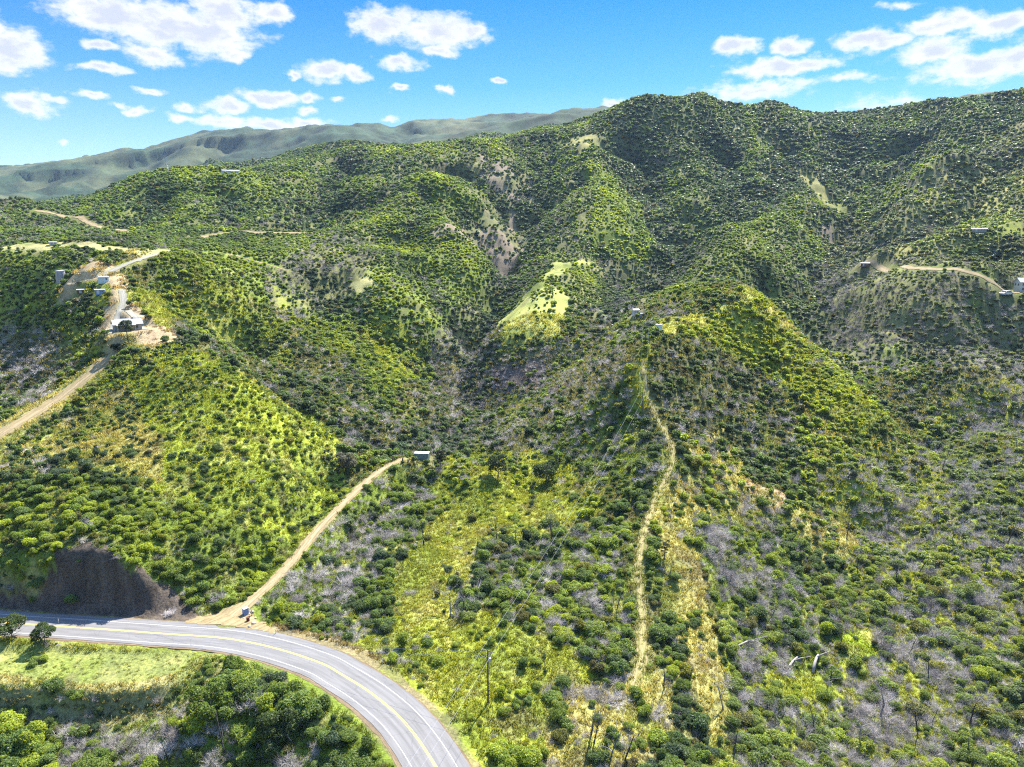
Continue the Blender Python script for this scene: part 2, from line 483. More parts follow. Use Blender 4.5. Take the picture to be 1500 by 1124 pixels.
# ------------------------------------------------------------------ mesh helpers
class MB:
    def __init__(self):
        self.bm = bmesh.new()

    def box(self, c, s, rz=0, rx=0, ry=0):
        mt = Matrix.Translation(c) @ Matrix.Rotation(rz, 4, 'Z') @ Matrix.Rotation(rx, 4, 'X') @ Matrix.Rotation(ry, 4, 'Y') @ Matrix.Diagonal((*s, 1))
        bmesh.ops.create_cube(self.bm, size=1, matrix=mt)
        return self

    def poly(self, vs, fs):
        b = [self.bm.verts.new(v) for v in vs]
        for f in fs:
            self.bm.faces.new([b[i] for i in f])
        return self

    def tube(self, path, radii, n=6, cap=True):
        path = [Vector(p) for p in path]
        rings = []
        ref = Vector((0, 0, 1))
        for i, p in enumerate(path):
            t = (path[min(i + 1, len(path) - 1)] - path[max(i - 1, 0)])
            t = t.normalized() if t.length > 1e-9 else Vector((0, 0, 1))
            a = t.cross(ref if abs(t.dot(ref)) < .95 else Vector((1, 0, 0))).normalized()
            b = t.cross(a)
            r = radii[i] if hasattr(radii, '__len__') else radii
            rings.append([self.bm.verts.new(p + r * (math.cos(2 * math.pi * k / n) * a + math.sin(2 * math.pi * k / n) * b)) for k in range(n)])
        for A, B in zip(rings, rings[1:]):
            for k in range(n):
                self.bm.faces.new([A[k], A[(k + 1) % n], B[(k + 1) % n], B[k]])
        if cap:
            self.bm.faces.new(rings[0][::-1])
            self.bm.faces.new(rings[-1])
        return self

    def lathe(self, prof, n=24, c=(0, 0, 0)):
        rings = [[self.bm.verts.new((c[0] + r * math.cos(2 * math.pi * k / n), c[1] + r * math.sin(2 * math.pi * k / n), c[2] + z)) for k in range(n)] for r, z in prof]
        for A, B in zip(rings, rings[1:]):
            for k in range(n):
                self.bm.faces.new([A[k], A[(k + 1) % n], B[(k + 1) % n], B[k]])
        self.bm.faces.new(rings[0][::-1])
        self.bm.faces.new(rings[-1])
        return self

    def rock(self, c, s, seed):
        r = random.Random(seed)
        g = bmesh.ops.create_icosphere(self.bm, subdivisions=2, radius=1)
        ph = [r.uniform(0, 6) for _ in range(6)]
        for v in g['verts']:
            k = 1 + .18 * math.sin(3 * v.co.x + ph[0]) + .16 * math.sin(4 * v.co.y + ph[1]) + .14 * math.sin(5 * v.co.z + ph[2]) + r.uniform(-.06, .06)
            v.co = Vector((c[0] + v.co.x * k * s[0], c[1] + v.co.y * k * s[1], c[2] + v.co.z * k * s[2]))
        return self

    def bevel(self, w):
        bmesh.ops.bevel(self.bm, geom=list(self.bm.edges), offset=w, segments=1, affect='EDGES')
        return self

    def build(self, name, m, parent=None, smooth=False):
        bmesh.ops.recalc_face_normals(self.bm, faces=self.bm.faces)
        me = bpy.data.meshes.new(name)
        self.bm.to_mesh(me)
        self.bm.free()
        if smooth:
            me.polygons.foreach_set('use_smooth', [True] * len(me.polygons))
        o = bpy.data.objects.new(name, me)
        COL.objects.link(o)
        if m:
            me.materials.append(m)
        if parent:
            o.parent = parent
        return o


def tag(o, label=None, cat=None, group=None, kind=None):
    for k, v in (('label', label), ('category', cat), ('group', group), ('kind', kind)):
        if v:
            o[k] = v
    return o


def thing(name, label, cat, loc, rz=0, group=None):
    o = bpy.data.objects.new(name, None)
    COL.objects.link(o)
    o.location = loc
    o.rotation_euler = (0, 0, rz)
    o.empty_display_size = .5
    return tag(o, label, cat, group)


def np_mesh(name, v, faces, mats, fmat=None, tone=None, smooth=False):
    """faces: (n,3) or (n,4) int array"""
    me = bpy.data.meshes.new(name)
    k = faces.shape[1]
    me.vertices.add(len(v))
    me.vertices.foreach_set('co', np.asarray(v, np.float32).ravel())
    me.loops.add(faces.size)
    me.loops.foreach_set('vertex_index', faces.ravel().astype(np.int32))
    me.polygons.add(len(faces))
    me.polygons.foreach_set('loop_start', (np.arange(len(faces)) * k).astype(np.int32))
    for m in mats:
        me.materials.append(m)
    if fmat is not None:
        me.polygons.foreach_set('material_index', fmat.astype(np.int32))
    if smooth:
        me.polygons.foreach_set('use_smooth', np.ones(len(faces), bool))
    if tone is not None:
        a = me.attributes.new('leaf_tone', 'FLOAT_COLOR', 'POINT')
        c = np.ones((len(v), 4), np.float32)
        c[:, :3] = tone
        a.data.foreach_set('color', c.ravel())
    me.update(calc_edges=True)
    return me


# ------------------------------------------------------------------ plant forms (unit size: about 1 across)
def leaf_quads(rng, pos, nrm, size):
    n = len(pos)
    t = rng.normal(size=(n, 3))
    t -= (t * nrm).sum(1)[:, None] * nrm
    t /= np.linalg.norm(t, axis=1)[:, None] + 1e-9
    b = np.cross(nrm, t)
    s = size * rng.uniform(.6, 1.35, n)[:, None]
    w = s * rng.uniform(.45, .8, n)[:, None]
    v = np.stack([pos - t * s, pos - b * w + nrm * s * .18, pos + t * s, pos + b * w + nrm * s * .18], 1).reshape(-1, 3)
    return v, np.arange(4 * n).reshape(n, 4)


def crown_points(rng, lobes, n):
    c, r = lobes[:, :3], lobes[:, 3]
    k = rng.choice(len(r), n * 2, p=r ** 2 / (r ** 2).sum())
    d = rng.normal(size=(n * 2, 3))
    d /= np.linalg.norm(d, axis=1)[:, None]
    d[:, 2] = np.where(d[:, 2] < -.35, -d[:, 2], d[:, 2])
    rad = r[k] * (.72 + .34 * rng.random(n * 2) ** .7) * (1 + .12 * np.sin(d[:, 0] * 9 + k) * np.sin(d[:, 1] * 8 + 2 * k))
    p = c[k] + d * rad[:, None] * np.array([1, 1, .86])
    dist = np.linalg.norm((p[:, None] - c[None]) / np.array([1, 1, .86]), axis=2) / r[None]
    dist[np.arange(len(k)), k] = 9
    ok = (dist.min(1) > .8) & (p[:, 2] > .0)
    p, d, k = p[ok][:n], d[ok][:n], k[ok][:n]
    return p, d, k


OCT_V = np.array([(1, 0, 0), (-1, 0, 0), (0, 1, 0), (0, -1, 0), (0, 0, 1), (0, 0, -1)], float)
OCT_F = [(0, 2, 4), (2, 1, 4), (1, 3, 4), (3, 0, 4), (2, 0, 5), (1, 2, 5), (3, 1, 5), (0, 3, 5)]


def shrub_mesh(name, seed, n, leaf, nl=7, tall=1.0, spread=.3, jag=.6):
    rng = np.random.default_rng(seed)
    a = rng.uniform(0, 2 * math.pi, nl)
    q = spread * np.sqrt(rng.random(nl))
    r = rng.uniform(.17, .3, nl)
    z = rng.uniform(.16, .44, nl) * tall
    lobes = np.stack([q * np.cos(a), q * np.sin(a), z, r], 1)
    p, d, k = crown_points(rng, lobes, n)
    nrm = d + jag * rng.normal(size=d.shape)
    nrm /= np.linalg.norm(nrm, axis=1)[:, None]
    v, f = leaf_quads(rng, p, nrm, leaf)
    tone1 = rng.uniform(.72, 1.35, len(p)) * (.82 + .36 * rng.random(nl))[k]
    yel = rng.uniform(.86, 1.2, len(p))
    tone = np.repeat(np.stack([tone1 * yel, tone1, tone1 * rng.uniform(.7, 1.2, len(p))], 1), 4, 0)
    # inner mass of foliage, so that a shrub is not see-through
    cv, cf = [], []
    for L in lobes:
        o = len(v) + sum(len(x) for x in cv)
        cv.append(OCT_V * L[3] * .74 * np.array([1, 1, .85]) + L[:3])
        cf += [(o + i, o + j, o + m, o + m) for i, j, m in OCT_F]
    # octahedra are triangles: write them as separate mesh loops via degenerate-free quads is not possible, so keep tris apart
    tv = np.vstack(cv)
    tri = np.array([c[:3] for c in cf])
    me = bpy.data.meshes.new(name)
    V = np.vstack([v, tv])
    me.vertices.add(len(V))
    me.vertices.foreach_set('co', V.astype(np.float32).ravel())
    loops = np.r_[f.ravel(), tri.ravel()].astype(np.int32)
    st = np.r_[np.arange(len(f)) * 4, len(f) * 4 + np.arange(len(tri)) * 3].astype(np.int32)
    me.loops.add(len(loops))
    me.loops.foreach_set('vertex_index', loops)
    me.polygons.add(len(st))
    me.polygons.foreach_set('loop_start', st)
    me.materials.append(M['leaf'])
    at = me.attributes.new('leaf_tone', 'FLOAT_COLOR', 'POINT')
    c = np.ones((len(V), 4), np.float32)
    c[:len(tone), :3] = tone
    c[len(tone):, :3] = .9
    at.data.foreach_set('color', c.ravel())
    me.update(calc_edges=True)
    return me


def prism_segments(P0, P1, r0, r1):
    """three-sided tapered twigs"""
    d = P1 - P0
    d = d / (np.linalg.norm(d, axis=1)[:, None] + 1e-9)
    ref = np.where(np.abs(d[:, 2:3]) < .9, np.array([[0, 0, 1.0]]), np.array([[1.0, 0, 0]]))
    a = np.cross(d, ref)
    a /= np.linalg.norm(a, axis=1)[:, None] + 1e-9
    b = np.cross(d, a)
    v = []
    for P, r in ((P0, r0), (P1, r1)):
        for k in range(3):
            t = 2 * math.pi * k / 3
            v.append(P + r[:, None] * (math.cos(t) * a + math.sin(t) * b))
    n = len(P0)
    V = np.stack(v, 1).reshape(-1, 3)
    o = np.arange(n)[:, None] * 6
    f = np.concatenate([o + np.array([[0, 1, 4, 3]]), o + np.array([[1, 2, 5, 4]]), o + np.array([[2, 0, 3, 5]])], 0)
    return V, f


def twig_mesh(name, seed, stems, sub, th, lean=1.0):
    rng = np.random.default_rng(seed)
    A, B, RA, RB, T = [], [], [], [], []

    def grow(p, d, L, r, depth, tone):
        segs = 3 if depth == 0 else 2
        for s in range(segs):
            d2 = d + rng.normal(size=3) * .34
            d2 /= np.linalg.norm(d2)
            q = p + d2 * L / segs
            q[2] = max(q[2], .02)
            r2 = r * (.72 if s < segs - 1 else .3)
            A.append(p); B.append(q); RA.append(r); RB.append(r2); T.append(tone)
            if depth < 2:
                for _ in range(sub if depth == 0 else max(1, sub - 2)):
                    e = d2 + rng.normal(size=3) * .65
                    e[2] += .15
                    e /= np.linalg.norm(e)
                    if depth == 0 or rng.random() < .6:
                        grow(p + (q - p) * rng.random(), e, L * rng.uniform(.35, .6), r2 * .7, depth + 1 if sub > 2 else 2, tone * rng.uniform(.85, 1.15))
            p, d, r = q, d2, r2

    for k in range(stems):
        a, t = rng.uniform(0, 2 * math.pi), lean * (.15 + .85 * rng.random()) * .95
        d = np.array([math.cos(a) * math.sin(t), math.sin(a) * math.sin(t), math.cos(t)])
        b = np.array([math.cos(a + rng.normal()), math.sin(a + rng.normal()), 0]) * rng.uniform(0, .3)
        grow(b, d, rng.uniform(.32, .66), th, 0, rng.uniform(.6, 1.4))
    V, f = prism_segments(np.array(A), np.array(B), np.array(RA), np.array(RB))
    tone = np.repeat(np.array(T), 6)[:, None] * np.ones((1, 3))
    return np_mesh(name, V, f, [M['twig']], tone=tone)


def snag_mesh(name, seed, h, forks, lean):
    """a burnt standing tree: charred trunk, crooked limbs, few twigs"""
    rng = np.random.default_rng(seed)
    A, B, RA, RB, T = [], [], [], [], []

    def grow(p, d, L, r, depth):
        n = 5 if depth == 0 else 3
        for s in range(n):
            d2 = d + rng.normal(size=3) * (.1 + .09 * depth)
            d2[2] += .05
            d2 /= np.linalg.norm(d2)
            q = p + d2 * L / n
            r2 = r * (.86 if s < n - 1 else .6)
            A.append(p); B.append(q); RA.append(r); RB.append(r2); T.append(rng.uniform(.8, 1.15) * (1 + .5 * depth))
            if depth < 3 and (s >= 1 or depth):
                for _ in range(forks if s == n - 1 else (1 if rng.random() < .6 else 0)):
                    e = d2 + rng.normal(size=3) * .6
                    e[2] = abs(e[2]) * .8 + .1
                    e /= np.linalg.norm(e)
                    grow(q, e, L * rng.uniform(.34, .55), r2 * .62, depth + 1)
            p, d, r = q, d2, r2

    a = rng.uniform(0, 6.28)
    d = np.array([math.cos(a) * lean, math.sin(a) * lean, 1])
    grow(np.array([0, 0, -.25]), d / np.linalg.norm(d), h * .62, h * .021, 0)
    V, f = prism_segments(np.array(A), np.array(B), np.array(RA), np.array(RB))
    tone = np.repeat(np.array(T), 6)[:, None] * np.ones((1, 3))
    return np_mesh(name, V, f, [M['char']], tone=tone)


def tuft_mesh(name, seed, n):
    rng = np.random.default_rng(seed)
    a = rng.uniform(0, 6.28, n)
    q = .5 * np.sqrt(rng.random(n))
    base = np.stack([q * np.cos(a), q * np.sin(a), np.zeros(n)], 1)
    tip = base + np.stack([rng.normal(0, .16, n), rng.normal(0, .16, n), rng.uniform(.25, .6, n)], 1)
    b = rng.uniform(0, 6.28, n)
    w = np.stack([np.cos(b), np.sin(b), 0 * b], 1) * .06
    V = np.stack([base - w, base + w, tip + w * .5, tip - w * .5], 1).reshape(-1, 3)
    t = rng.uniform(.7, 1.35, n)
    tone = np.repeat(np.stack([t * rng.uniform(.85, 1.3, n), t, t * .9], 1), 4, 0)
    return np_mesh(name, V, np.arange(4 * n).reshape(n, 4), [M['grassblade']], tone=tone)


# ------------------------------------------------------------------ tracks and pads (frame points are dropped on to the ground)
def drop(pp):
    return [hit(u, v) for u, v in pp]


TRACKS_PX = [
    # (points, half width, kind)
    ([(322, 918), (345, 899), (380, 872), (420, 835), (450, 795), (478, 762), (515, 727), (555, 690), (585, 673), (606, 669)], 1.55, 'dirt'),
    ([(918, 1028), (934, 1000), (945, 960), (940, 905), (935, 850), (938, 800), (955, 745), (972, 702), (996, 674), (984, 648), (966, 622), (952, 594), (945, 565), (939, 546), (942, 530), (946, 516)], 1.1, 'path'),
    ([(-60, 678), (0, 637), (60, 602), (110, 568), (150, 534), (166, 516)], 3.1, 'dirt'),
    ([(166, 516), (158, 505), (160, 488), (168, 478)], 1.7, 'gravel'),
    ([(262, 366), (212, 378), (172, 393), (146, 407), (120, 414), (100, 417)], 2.4, 'gravel'),
    ([(176, 420), (183, 432), (182, 447), (177, 458), (167, 474), (162, 490)], 1.5, 'gravel'),
    ([(182, 452), (195, 462), (208, 472), (214, 484)], 1.5, 'gravel'),
    ([(472, 343), (430, 341), (390, 342), (320, 343), (250, 347), (185, 340), (135, 329), (90, 316), (45, 309)], 2.7, 'dirt'),
    ([(1252, 394), (1290, 392), (1330, 393), (1370, 395), (1410, 399), (1440, 406), (1462, 418), (1480, 432), (1530, 436)], 1.9, 'dirt'),
    ([(262, 366), (330, 372), (390, 388), (430, 400)], .8, 'dirt'),
    ([(898, 492), (906, 481), (922, 474), (950, 470)], 1.6, 'gravel'),
]
LINES = []
for pp, hw, kind in TRACKS_PX:
    if not LINES:                             # the main dirt track climbs evenly from the road to the container
        ln = smooth_line([at_z(u, v, z) for (u, v), z in zip(pp, (1.7, 1.9, 2.3, 3.1, 4.3, 5.6, 7.0, 8.6, 9.6, 10.0))], 1.2)
    else:
        ln = smooth_line(drop(pp), 1.2)
    k = min(7, len(ln) // 4)
    if k > 1:                                 # people drive smooth curves
        pad = np.vstack([ln[:1].repeat(k, 0), ln, ln[-1:].repeat(k, 0)])
        for _ in range(2):
            c = np.cumsum(np.vstack([np.zeros((1, 3)), pad]), 0)
            sm = (c[2 * k + 1:] - c[:-2 * k - 1]) / (2 * k + 1)
            pad = np.vstack([sm[:1].repeat(k, 0), sm, sm[-1:].repeat(k, 0)])
        ln = sm
    LINES.append((ln, hw, kind))
    if np.hypot(ln[:, 0], ln[:, 1]).max() < 620:
        grade(ln, hw + .5, 5.0 if len(LINES) == 1 else 2.5)

# level pads under the buildings
HOUSE_P = hit(187, 484)
TANK_P = hit(90, 416)
SHED_P = hit(338, 257)
BOX_P = hit(618, 673)
RHOUSE_P = hit(1500, 428)
WTANK_P = hit(965, 485)
level_disc(HOUSE_P, 9, 7)
level_disc(TANK_P, 3, 4)
level_disc(SHED_P, 16, 18)
level_disc(BOX_P, 4.5, 4)
level_disc(RHOUSE_P, 11, 9)
level_disc(WTANK_P, 3, 4)

# ------------------------------------------------------------------ what grows where
# frame outlines -> ground outlines; cover = share under shrubs, grey = share of dead brush, lime = how yellow-green, big = shrub size
ZONES_PX = [
    # far hills
    ([(0, 362), (0, 305), (150, 330), (320, 326), (480, 345), (440, 362), (250, 368)], dict(cover=0.83, grey=.2, lime=.3, ground='olive')),
    ([(80, 318), (250, 248), (420, 262), (470, 300), (390, 322), (200, 322)], dict(cover=0.86, grey=.04, lime=.38, ground='lush')),
    ([(840, 205), (900, 150), (965, 135), (1200, 165), (1500, 128), (1600, 150), (1500, 215), (1400, 230), (1300, 235), (1180, 290), (1060, 300), (1000, 300), (900, 250)], dict(cover=.94, grey=.03, lime=.07, big=1.15, ground='olive')),
    ([(1200, 340), (1260, 330), (1330, 290), (1400, 240), (1500, 180), (1620, 180), (1620, 560), (1500, 560), (1330, 560), (1240, 520), (1190, 430)], dict(cover=0.85, grey=.42, lime=.2, ground='olive', sage=.5)),
    ([(1330, 300), (1420, 250), (1500, 235), (1500, 340), (1400, 380), (1300, 370)], dict(cover=.82, grey=.2, lime=.3, ground='dry', sage=.4)),
    ([(870, 235), (905, 262), (945, 310), (965, 370), (900, 384), (860, 370), (880, 310), (872, 270)], dict(cover=0.85, grey=.03, lime=.72, ground='lush')),
    ([(630, 252), (700, 295), (745, 335), (700, 330), (640, 300), (590, 280)], dict(cover=0.83, grey=.03, lime=.66, ground='lush')),
    ([(470, 290), (600, 262), (640, 300), (690, 335), (600, 362), (500, 340)], dict(cover=0.85, grey=.1, lime=.4, ground='olive')),
    ([(640, 345), (700, 318), (748, 312), (772, 345), (764, 366), (700, 366)], dict(cover=.42, grey=.08, lime=.3, ground='pink')),
    ([(700, 225), (745, 245), (768, 262), (772, 300), (735, 292), (705, 262)], dict(cover=.55, grey=.2, lime=.2, ground='pink')),
    ([(820, 203), (858, 196), (882, 222), (850, 225)], dict(cover=.25, grey=.1, lime=.2, ground='dry')),
    ([(1160, 245), (1188, 250), (1214, 280), (1248, 312), (1232, 316), (1195, 292)], dict(cover=.22, grey=.1, lime=.2, ground='dry')),
    ([(1200, 330), (1225, 335), (1232, 378), (1212, 372)], dict(cover=.4, grey=.3, lime=.1, ground='pink')),
    ([(1380, 330), (1450, 322), (1500, 300), (1500, 345), (1440, 352)], dict(cover=.7, grey=.2, lime=.5, ground='grass', sage=.3)),
    # middle distance
    ([(0, 362), (100, 354), (250, 368), (205, 381), (130, 366), (60, 368), (0, 374)], dict(cover=.12, grey=.05, lime=.4, ground='straw')),
    ([(0, 372), (120, 370), (200, 384), (150, 402), (95, 420), (150, 480), (140, 540), (60, 610), (0, 640)], dict(cover=0.80, grey=.12, lime=.42, ground='grass')),
    ([(0, 480), (90, 490), (120, 530), (60, 590), (0, 605)], dict(cover=0.82, grey=.75, lime=.2, ground='olive')),
    ([(250, 368), (420, 345), (560, 345), (700, 366), (740, 420), (660, 470), (640, 560), (560, 600), (470, 560), (330, 500), (210, 425)], dict(cover=0.81, grey=.13, lime=.5, ground='lush')),
    ([(380, 400), (470, 350), (560, 350), (520, 420), (450, 470), (400, 470)], dict(cover=0.83, grey=.42, lime=.3, ground='olive')),
    ([(200, 425), (290, 400), (360, 430), (420, 490), (470, 560), (380, 530), (270, 470)], dict(cover=.8, grey=.04, lime=.62, ground='grass')),
    ([(400, 415), (425, 430), (420, 455), (402, 450)], dict(cover=.2, grey=.2, lime=.5, ground='grass')),
    ([(505, 420), (540, 405), (552, 414), (520, 428)], dict(cover=.15, grey=.1, lime=.5, ground='straw')),
    ([(535, 460), (600, 500), (650, 560), (600, 570), (560, 540), (540, 500)], dict(cover=.75, grey=.06, lime=.75, ground='grass')),
    ([(420, 470), (540, 560), (560, 650), (520, 660), (450, 590), (430, 520)], dict(cover=0.82, grey=.3, lime=.3, ground='olive')),
    ([(545, 660), (600, 560), (670, 480), (735, 470), (760, 520), (900, 480), (920, 555), (860, 600), (780, 650), (700, 690), (640, 668)], dict(cover=0.85, grey=.56, lime=.34, ground='olive')),
    ([(720, 540), (800, 530), (860, 560), (800, 590), (720, 570)], dict(cover=0.85, grey=.75, lime=.2, ground='soil')),
    ([(780, 640), (860, 590), (930, 560), (950, 620), (970, 660), (930, 700), (860, 720), (780, 700)], dict(cover=0.82, grey=.4, lime=.5, ground='lush')),
    ([(860, 470), (900, 440), (1000, 440), (1000, 470), (940, 520), (880, 510)], dict(cover=0.80, grey=.55, lime=.3, ground='olive')),
    ([(726, 470), (762, 440), (800, 412), (838, 436), (822, 492), (790, 500), (740, 506)], dict(cover=.16, grey=.05, lime=.6, ground='palegrass')),
    ([(800, 410), (815, 386), (850, 380), (900, 382), (880, 393), (832, 396), (820, 412)], dict(cover=.1, grey=.05, lime=.6, ground='palegrass')),
    ([(905, 545), (935, 540), (950, 560), (955, 600), (938, 600), (920, 580)], dict(cover=.3, grey=.1, lime=.9, ground='grass')),
    ([(935, 510), (955, 508), (958, 560), (935, 552)], dict(cover=.3, grey=.1, lime=.7, ground='grass')),
    ([(955, 478), (1000, 462), (1060, 448), (1100, 440), (1110, 455), (1050, 462), (1000, 478), (970, 492)], dict(cover=.14, grey=.1, lime=.7, ground='palegrass')),
    ([(1075, 428), (1100, 415), (1112, 440), (1090, 448)], dict(cover=.3, grey=.1, lime=.7, ground='palegrass')),
    ([(995, 492), (1100, 440), (1165, 475), (1250, 560), (1310, 625), (1265, 645), (1160, 575), (1070, 520)], dict(cover=0.80, grey=.04, lime=.92, ground='grass')),
    ([(1120, 455), (1170, 470), (1240, 530), (1215, 530), (1160, 492)], dict(cover=.5, grey=.05, lime=.7, ground='straw')),
    ([(955, 550), (990, 500), (1040, 505), (1110, 540), (1190, 620), (1160, 720), (1060, 700), (1000, 640)], dict(cover=0.85, grey=.34, lime=.22, ground='olive')),
    ([(1150, 580), (1260, 645), (1300, 640), (1300, 700), (1210, 690), (1160, 640)], dict(cover=.8, grey=.12, lime=.55, ground='dry')),
    ([(1190, 420), (1250, 520), (1340, 640), (1400, 620), (1400, 540), (1300, 500), (1250, 440)], dict(cover=0.86, grey=.6, lime=.18, ground='olive')),
    # house hill
    ([(60, 640), (120, 600), (165, 540), (250, 498), (330, 530), (430, 600), (505, 650), (505, 720), (440, 790), (400, 810), (200, 705), (120, 685)], dict(cover=.5, grey=.05, lime=.34, big=1.0, even=1, ground='hill')),
    ([(230, 520), (330, 535), (430, 605), (500, 655), (490, 690), (400, 640), (300, 590)], dict(cover=.58, grey=.03, lime=.5, big=1.0, even=1, ground='hill')),
    ([(60, 650), (130, 590), (190, 560), (235, 650), (240, 710), (130, 690)], dict(cover=.42, grey=.12, lime=.25, big=1.0, even=1, ground='dry')),
    ([(0, 655), (60, 640), (120, 690), (60, 740), (0, 720)], dict(cover=.6, grey=.3, lime=.3, ground='dry')),
    ([(-80, 700), (0, 715), (120, 695), (300, 745), (440, 795), (400, 850), (330, 895), (220, 860), (0, 850), (-80, 860)], dict(cover=.82, grey=.06, lime=.62, big=.85, ground='lush')),
    ([(105, 405), (180, 395), (195, 440), (215, 460), (268, 494), (232, 512), (165, 522), (148, 482), (165, 452), (140, 424), (100, 425)], dict(cover=.07, grey=.1, lime=.5, ground='tan')),
    ([(118, 420), (165, 415), (172, 440), (150, 445)], dict(cover=.4, grey=.05, lime=.6, ground='grass')),
    ([(192, 436), (215, 428), (268, 468), (248, 486), (215, 462)], dict(cover=.25, grey=.02, lime=.8, ground='grass')),
    ([(-60, 690), (-60, 655), (60, 586), (150, 520), (172, 520), (160, 548), (70, 622), (-60, 700)], dict(cover=.04, grey=.1, lime=.5, big=.6, ground='straw')),
    # foreground centre
    ([(370, 900), (400, 850), (480, 745), (560, 685), (650, 690), (640, 745), (590, 800), (540, 830), (500, 900), (430, 930)], dict(cover=0.83, grey=.66, lime=.42, ground='lush')),
    ([(380, 925), (420, 880), (520, 900), (620, 905), (600, 960), (480, 955)], dict(cover=.85, grey=.3, lime=.55, ground='grass')),
    ([(640, 690), (690, 660), (790, 665), (870, 710), (870, 780), (800, 830), (690, 820), (640, 760)], dict(cover=.5, grey=.3, lime=.5, big=.85, ground='grass')),
    ([(690, 690), (760, 690), (800, 730), (832, 765), (800, 806), (740, 790), (700, 745)], dict(cover=.16, grey=.3, lime=.7, big=.8, ground='grass')),
    ([(600, 790), (650, 745), (700, 725), (715, 790), (700, 840), (660, 900), (590, 915), (575, 850)], dict(cover=.12, grey=.35, lime=.6, big=.8, ground='orange')),
    ([(760, 740), (832, 745), (838, 790), (800, 806), (755, 790)], dict(cover=.12, grey=.3, lime=.6, ground='orange')),
    ([(700, 800), (900, 770), (930, 900), (880, 980), (800, 930), (690, 880)], dict(cover=0.83, grey=.42, lime=.5, ground='lush')),
    ([(820, 740), (880, 720), (880, 770), (830, 770)], dict(cover=.3, grey=.1, lime=.8, ground='grass')),
    ([(490, 960), (600, 900), (700, 900), (860, 965), (890, 1020), (850, 1100), (760, 1124), (690, 1135), (620, 1020), (540, 975)], dict(cover=.36, grey=.18, lime=.55, big=.85, ground='grass')),
    ([(690, 895), (740, 905), (860, 965), (860, 985), (760, 940)], dict(cover=.1, grey=.2, lime=.6, ground='grass')),
    ([(640, 990), (690, 1000), (720, 1030), (720, 1050), (660, 1030)], dict(cover=.15, grey=.1, lime=.6, ground='grass')),
    ([(800, 1010), (880, 1000), (960, 980), (1000, 1040), (950, 1124), (800, 1140)], dict(cover=.4, grey=.55, lime=.5, ground='dry')),
    ([(955, 735), (985, 690), (1010, 700), (1015, 780), (1040, 900), (1065, 1000), (1110, 1124), (1050, 1124), (1010, 990), (965, 850)], dict(cover=.3, grey=.18, lime=.55, big=.8, ground='dry')),
    ([(985, 790), (1010, 800), (1035, 900), (1060, 990), (1030, 1000), (1000, 900)], dict(cover=.3, grey=.2, lime=.5, big=.7, ground='dry')),
    ([(1000, 650), (1060, 620), (1100, 700), (1180, 760), (1200, 800), (1100, 800), (1010, 760)], dict(cover=.62, grey=.2, lime=.5, ground='dry')),
    ([(1095, 705), (1150, 725), (1160, 770), (1120, 775)], dict(cover=.15, grey=.3, lime=.5, ground='tan')),
    ([(400, 912), (500, 938), (570, 968), (640, 1040), (705, 1124), (680, 1140), (640, 1060), (560, 985), (480, 955), (400, 930)], dict(cover=.3, grey=.25, lime=.35, big=.6, ground='verge')),
    # right foreground
    ([(1080, 1124), (1050, 900), (1090, 800), (1200, 700), (1330, 640), (1400, 570), (1620, 540), (1620, 1160), (1080, 1160)], dict(cover=.84, grey=.62, lime=.6, ground='grass', sage=.2)),
    ([(1010, 760), (1180, 790), (1260, 850), (1200, 1000), (1100, 980), (1050, 900)], dict(cover=0.82, grey=.42, lime=.5, ground='lush')),
    ([(1150, 760), (1240, 730), (1270, 800), (1200, 830)], dict(cover=.45, grey=.45, lime=.5, ground='dry')),
    ([(1130, 1000), (1190, 980), (1240, 1020), (1180, 1060)], dict(cover=.3, grey=.4, lime=.9, ground='grass')),
    ([(1220, 930), (1270, 920), (1280, 960), (1230, 975)], dict(cover=.15, grey=.5, lime=.9, ground='limegrass')),
    ([(1380, 640), (1500, 600), (1600, 700), (1500, 800), (1400, 780)], dict(cover=0.83, grey=.62, lime=.35, ground='lush', sage=.3)),
    # below the road
    ([(-60, 1005), (60, 1010), (140, 1020), (250, 1008), (320, 960), (420, 975), (500, 1030), (560, 1090), (590, 1140), (-60, 1160)], dict(cover=0.87, grey=.1, lime=.55, big=1.35, ground='lush')),
    ([(-60, 1008), (140, 1022), (250, 1010), (330, 965), (330, 1010), (260, 1075), (120, 1070), (-60, 1060)], dict(cover=0.86, grey=.22, lime=.28, big=.58, ground='dryolive')),
    ([(150, 1065), (240, 1050), (400, 1085), (500, 1090), (520, 1150), (80, 1150), (90, 1095)], dict(cover=0.86, grey=.62, lime=.5, big=1.1, ground='lush')),
    ([(-60, 925), (0, 928), (100, 938), (290, 949), (320, 962), (290, 972), (200, 960), (0, 958), (-60, 958)], dict(cover=.6, grey=.25, lime=.4, big=.42, ground='orange')),
    ([(-60, 952), (0, 952), (150, 955), (290, 958), (262, 985), (200, 1000), (120, 1000), (-60, 988)], dict(cover=.0, grey=0, lime=.5, ground='meadow')),
    ([(-60, 988), (60, 996), (125, 1000), (200, 998), (262, 984), (300, 960), (330, 960), (262, 1004), (135, 1014), (-60, 1004)], dict(cover=.04, grey=0, lime=.5, big=.5, ground='straw')),
]
GROUND = dict(olive=(0.136, 0.14, 0.051), dryolive=(0.204, 0.2, 0.0935), lush=(0.128, 0.17, 0.0255), grass=(0.205, 0.232, 0.030), limegrass=(0.22, 0.29, 0.025), palegrass=(0.306, 0.323, 0.085),
              meadow=(.185, .205, .062), dry=(0.285, 0.265, 0.085), straw=(0.32, 0.30, 0.125), tan=(0.31, 0.24, 0.145), hill=(.222, .265, .032), verge=(.2, .165, .085), pink=(0.26, 0.205, 0.145), soil=(0.125, 0.098, 0.078), orange=(.215, .232, .045))
ZONES = []
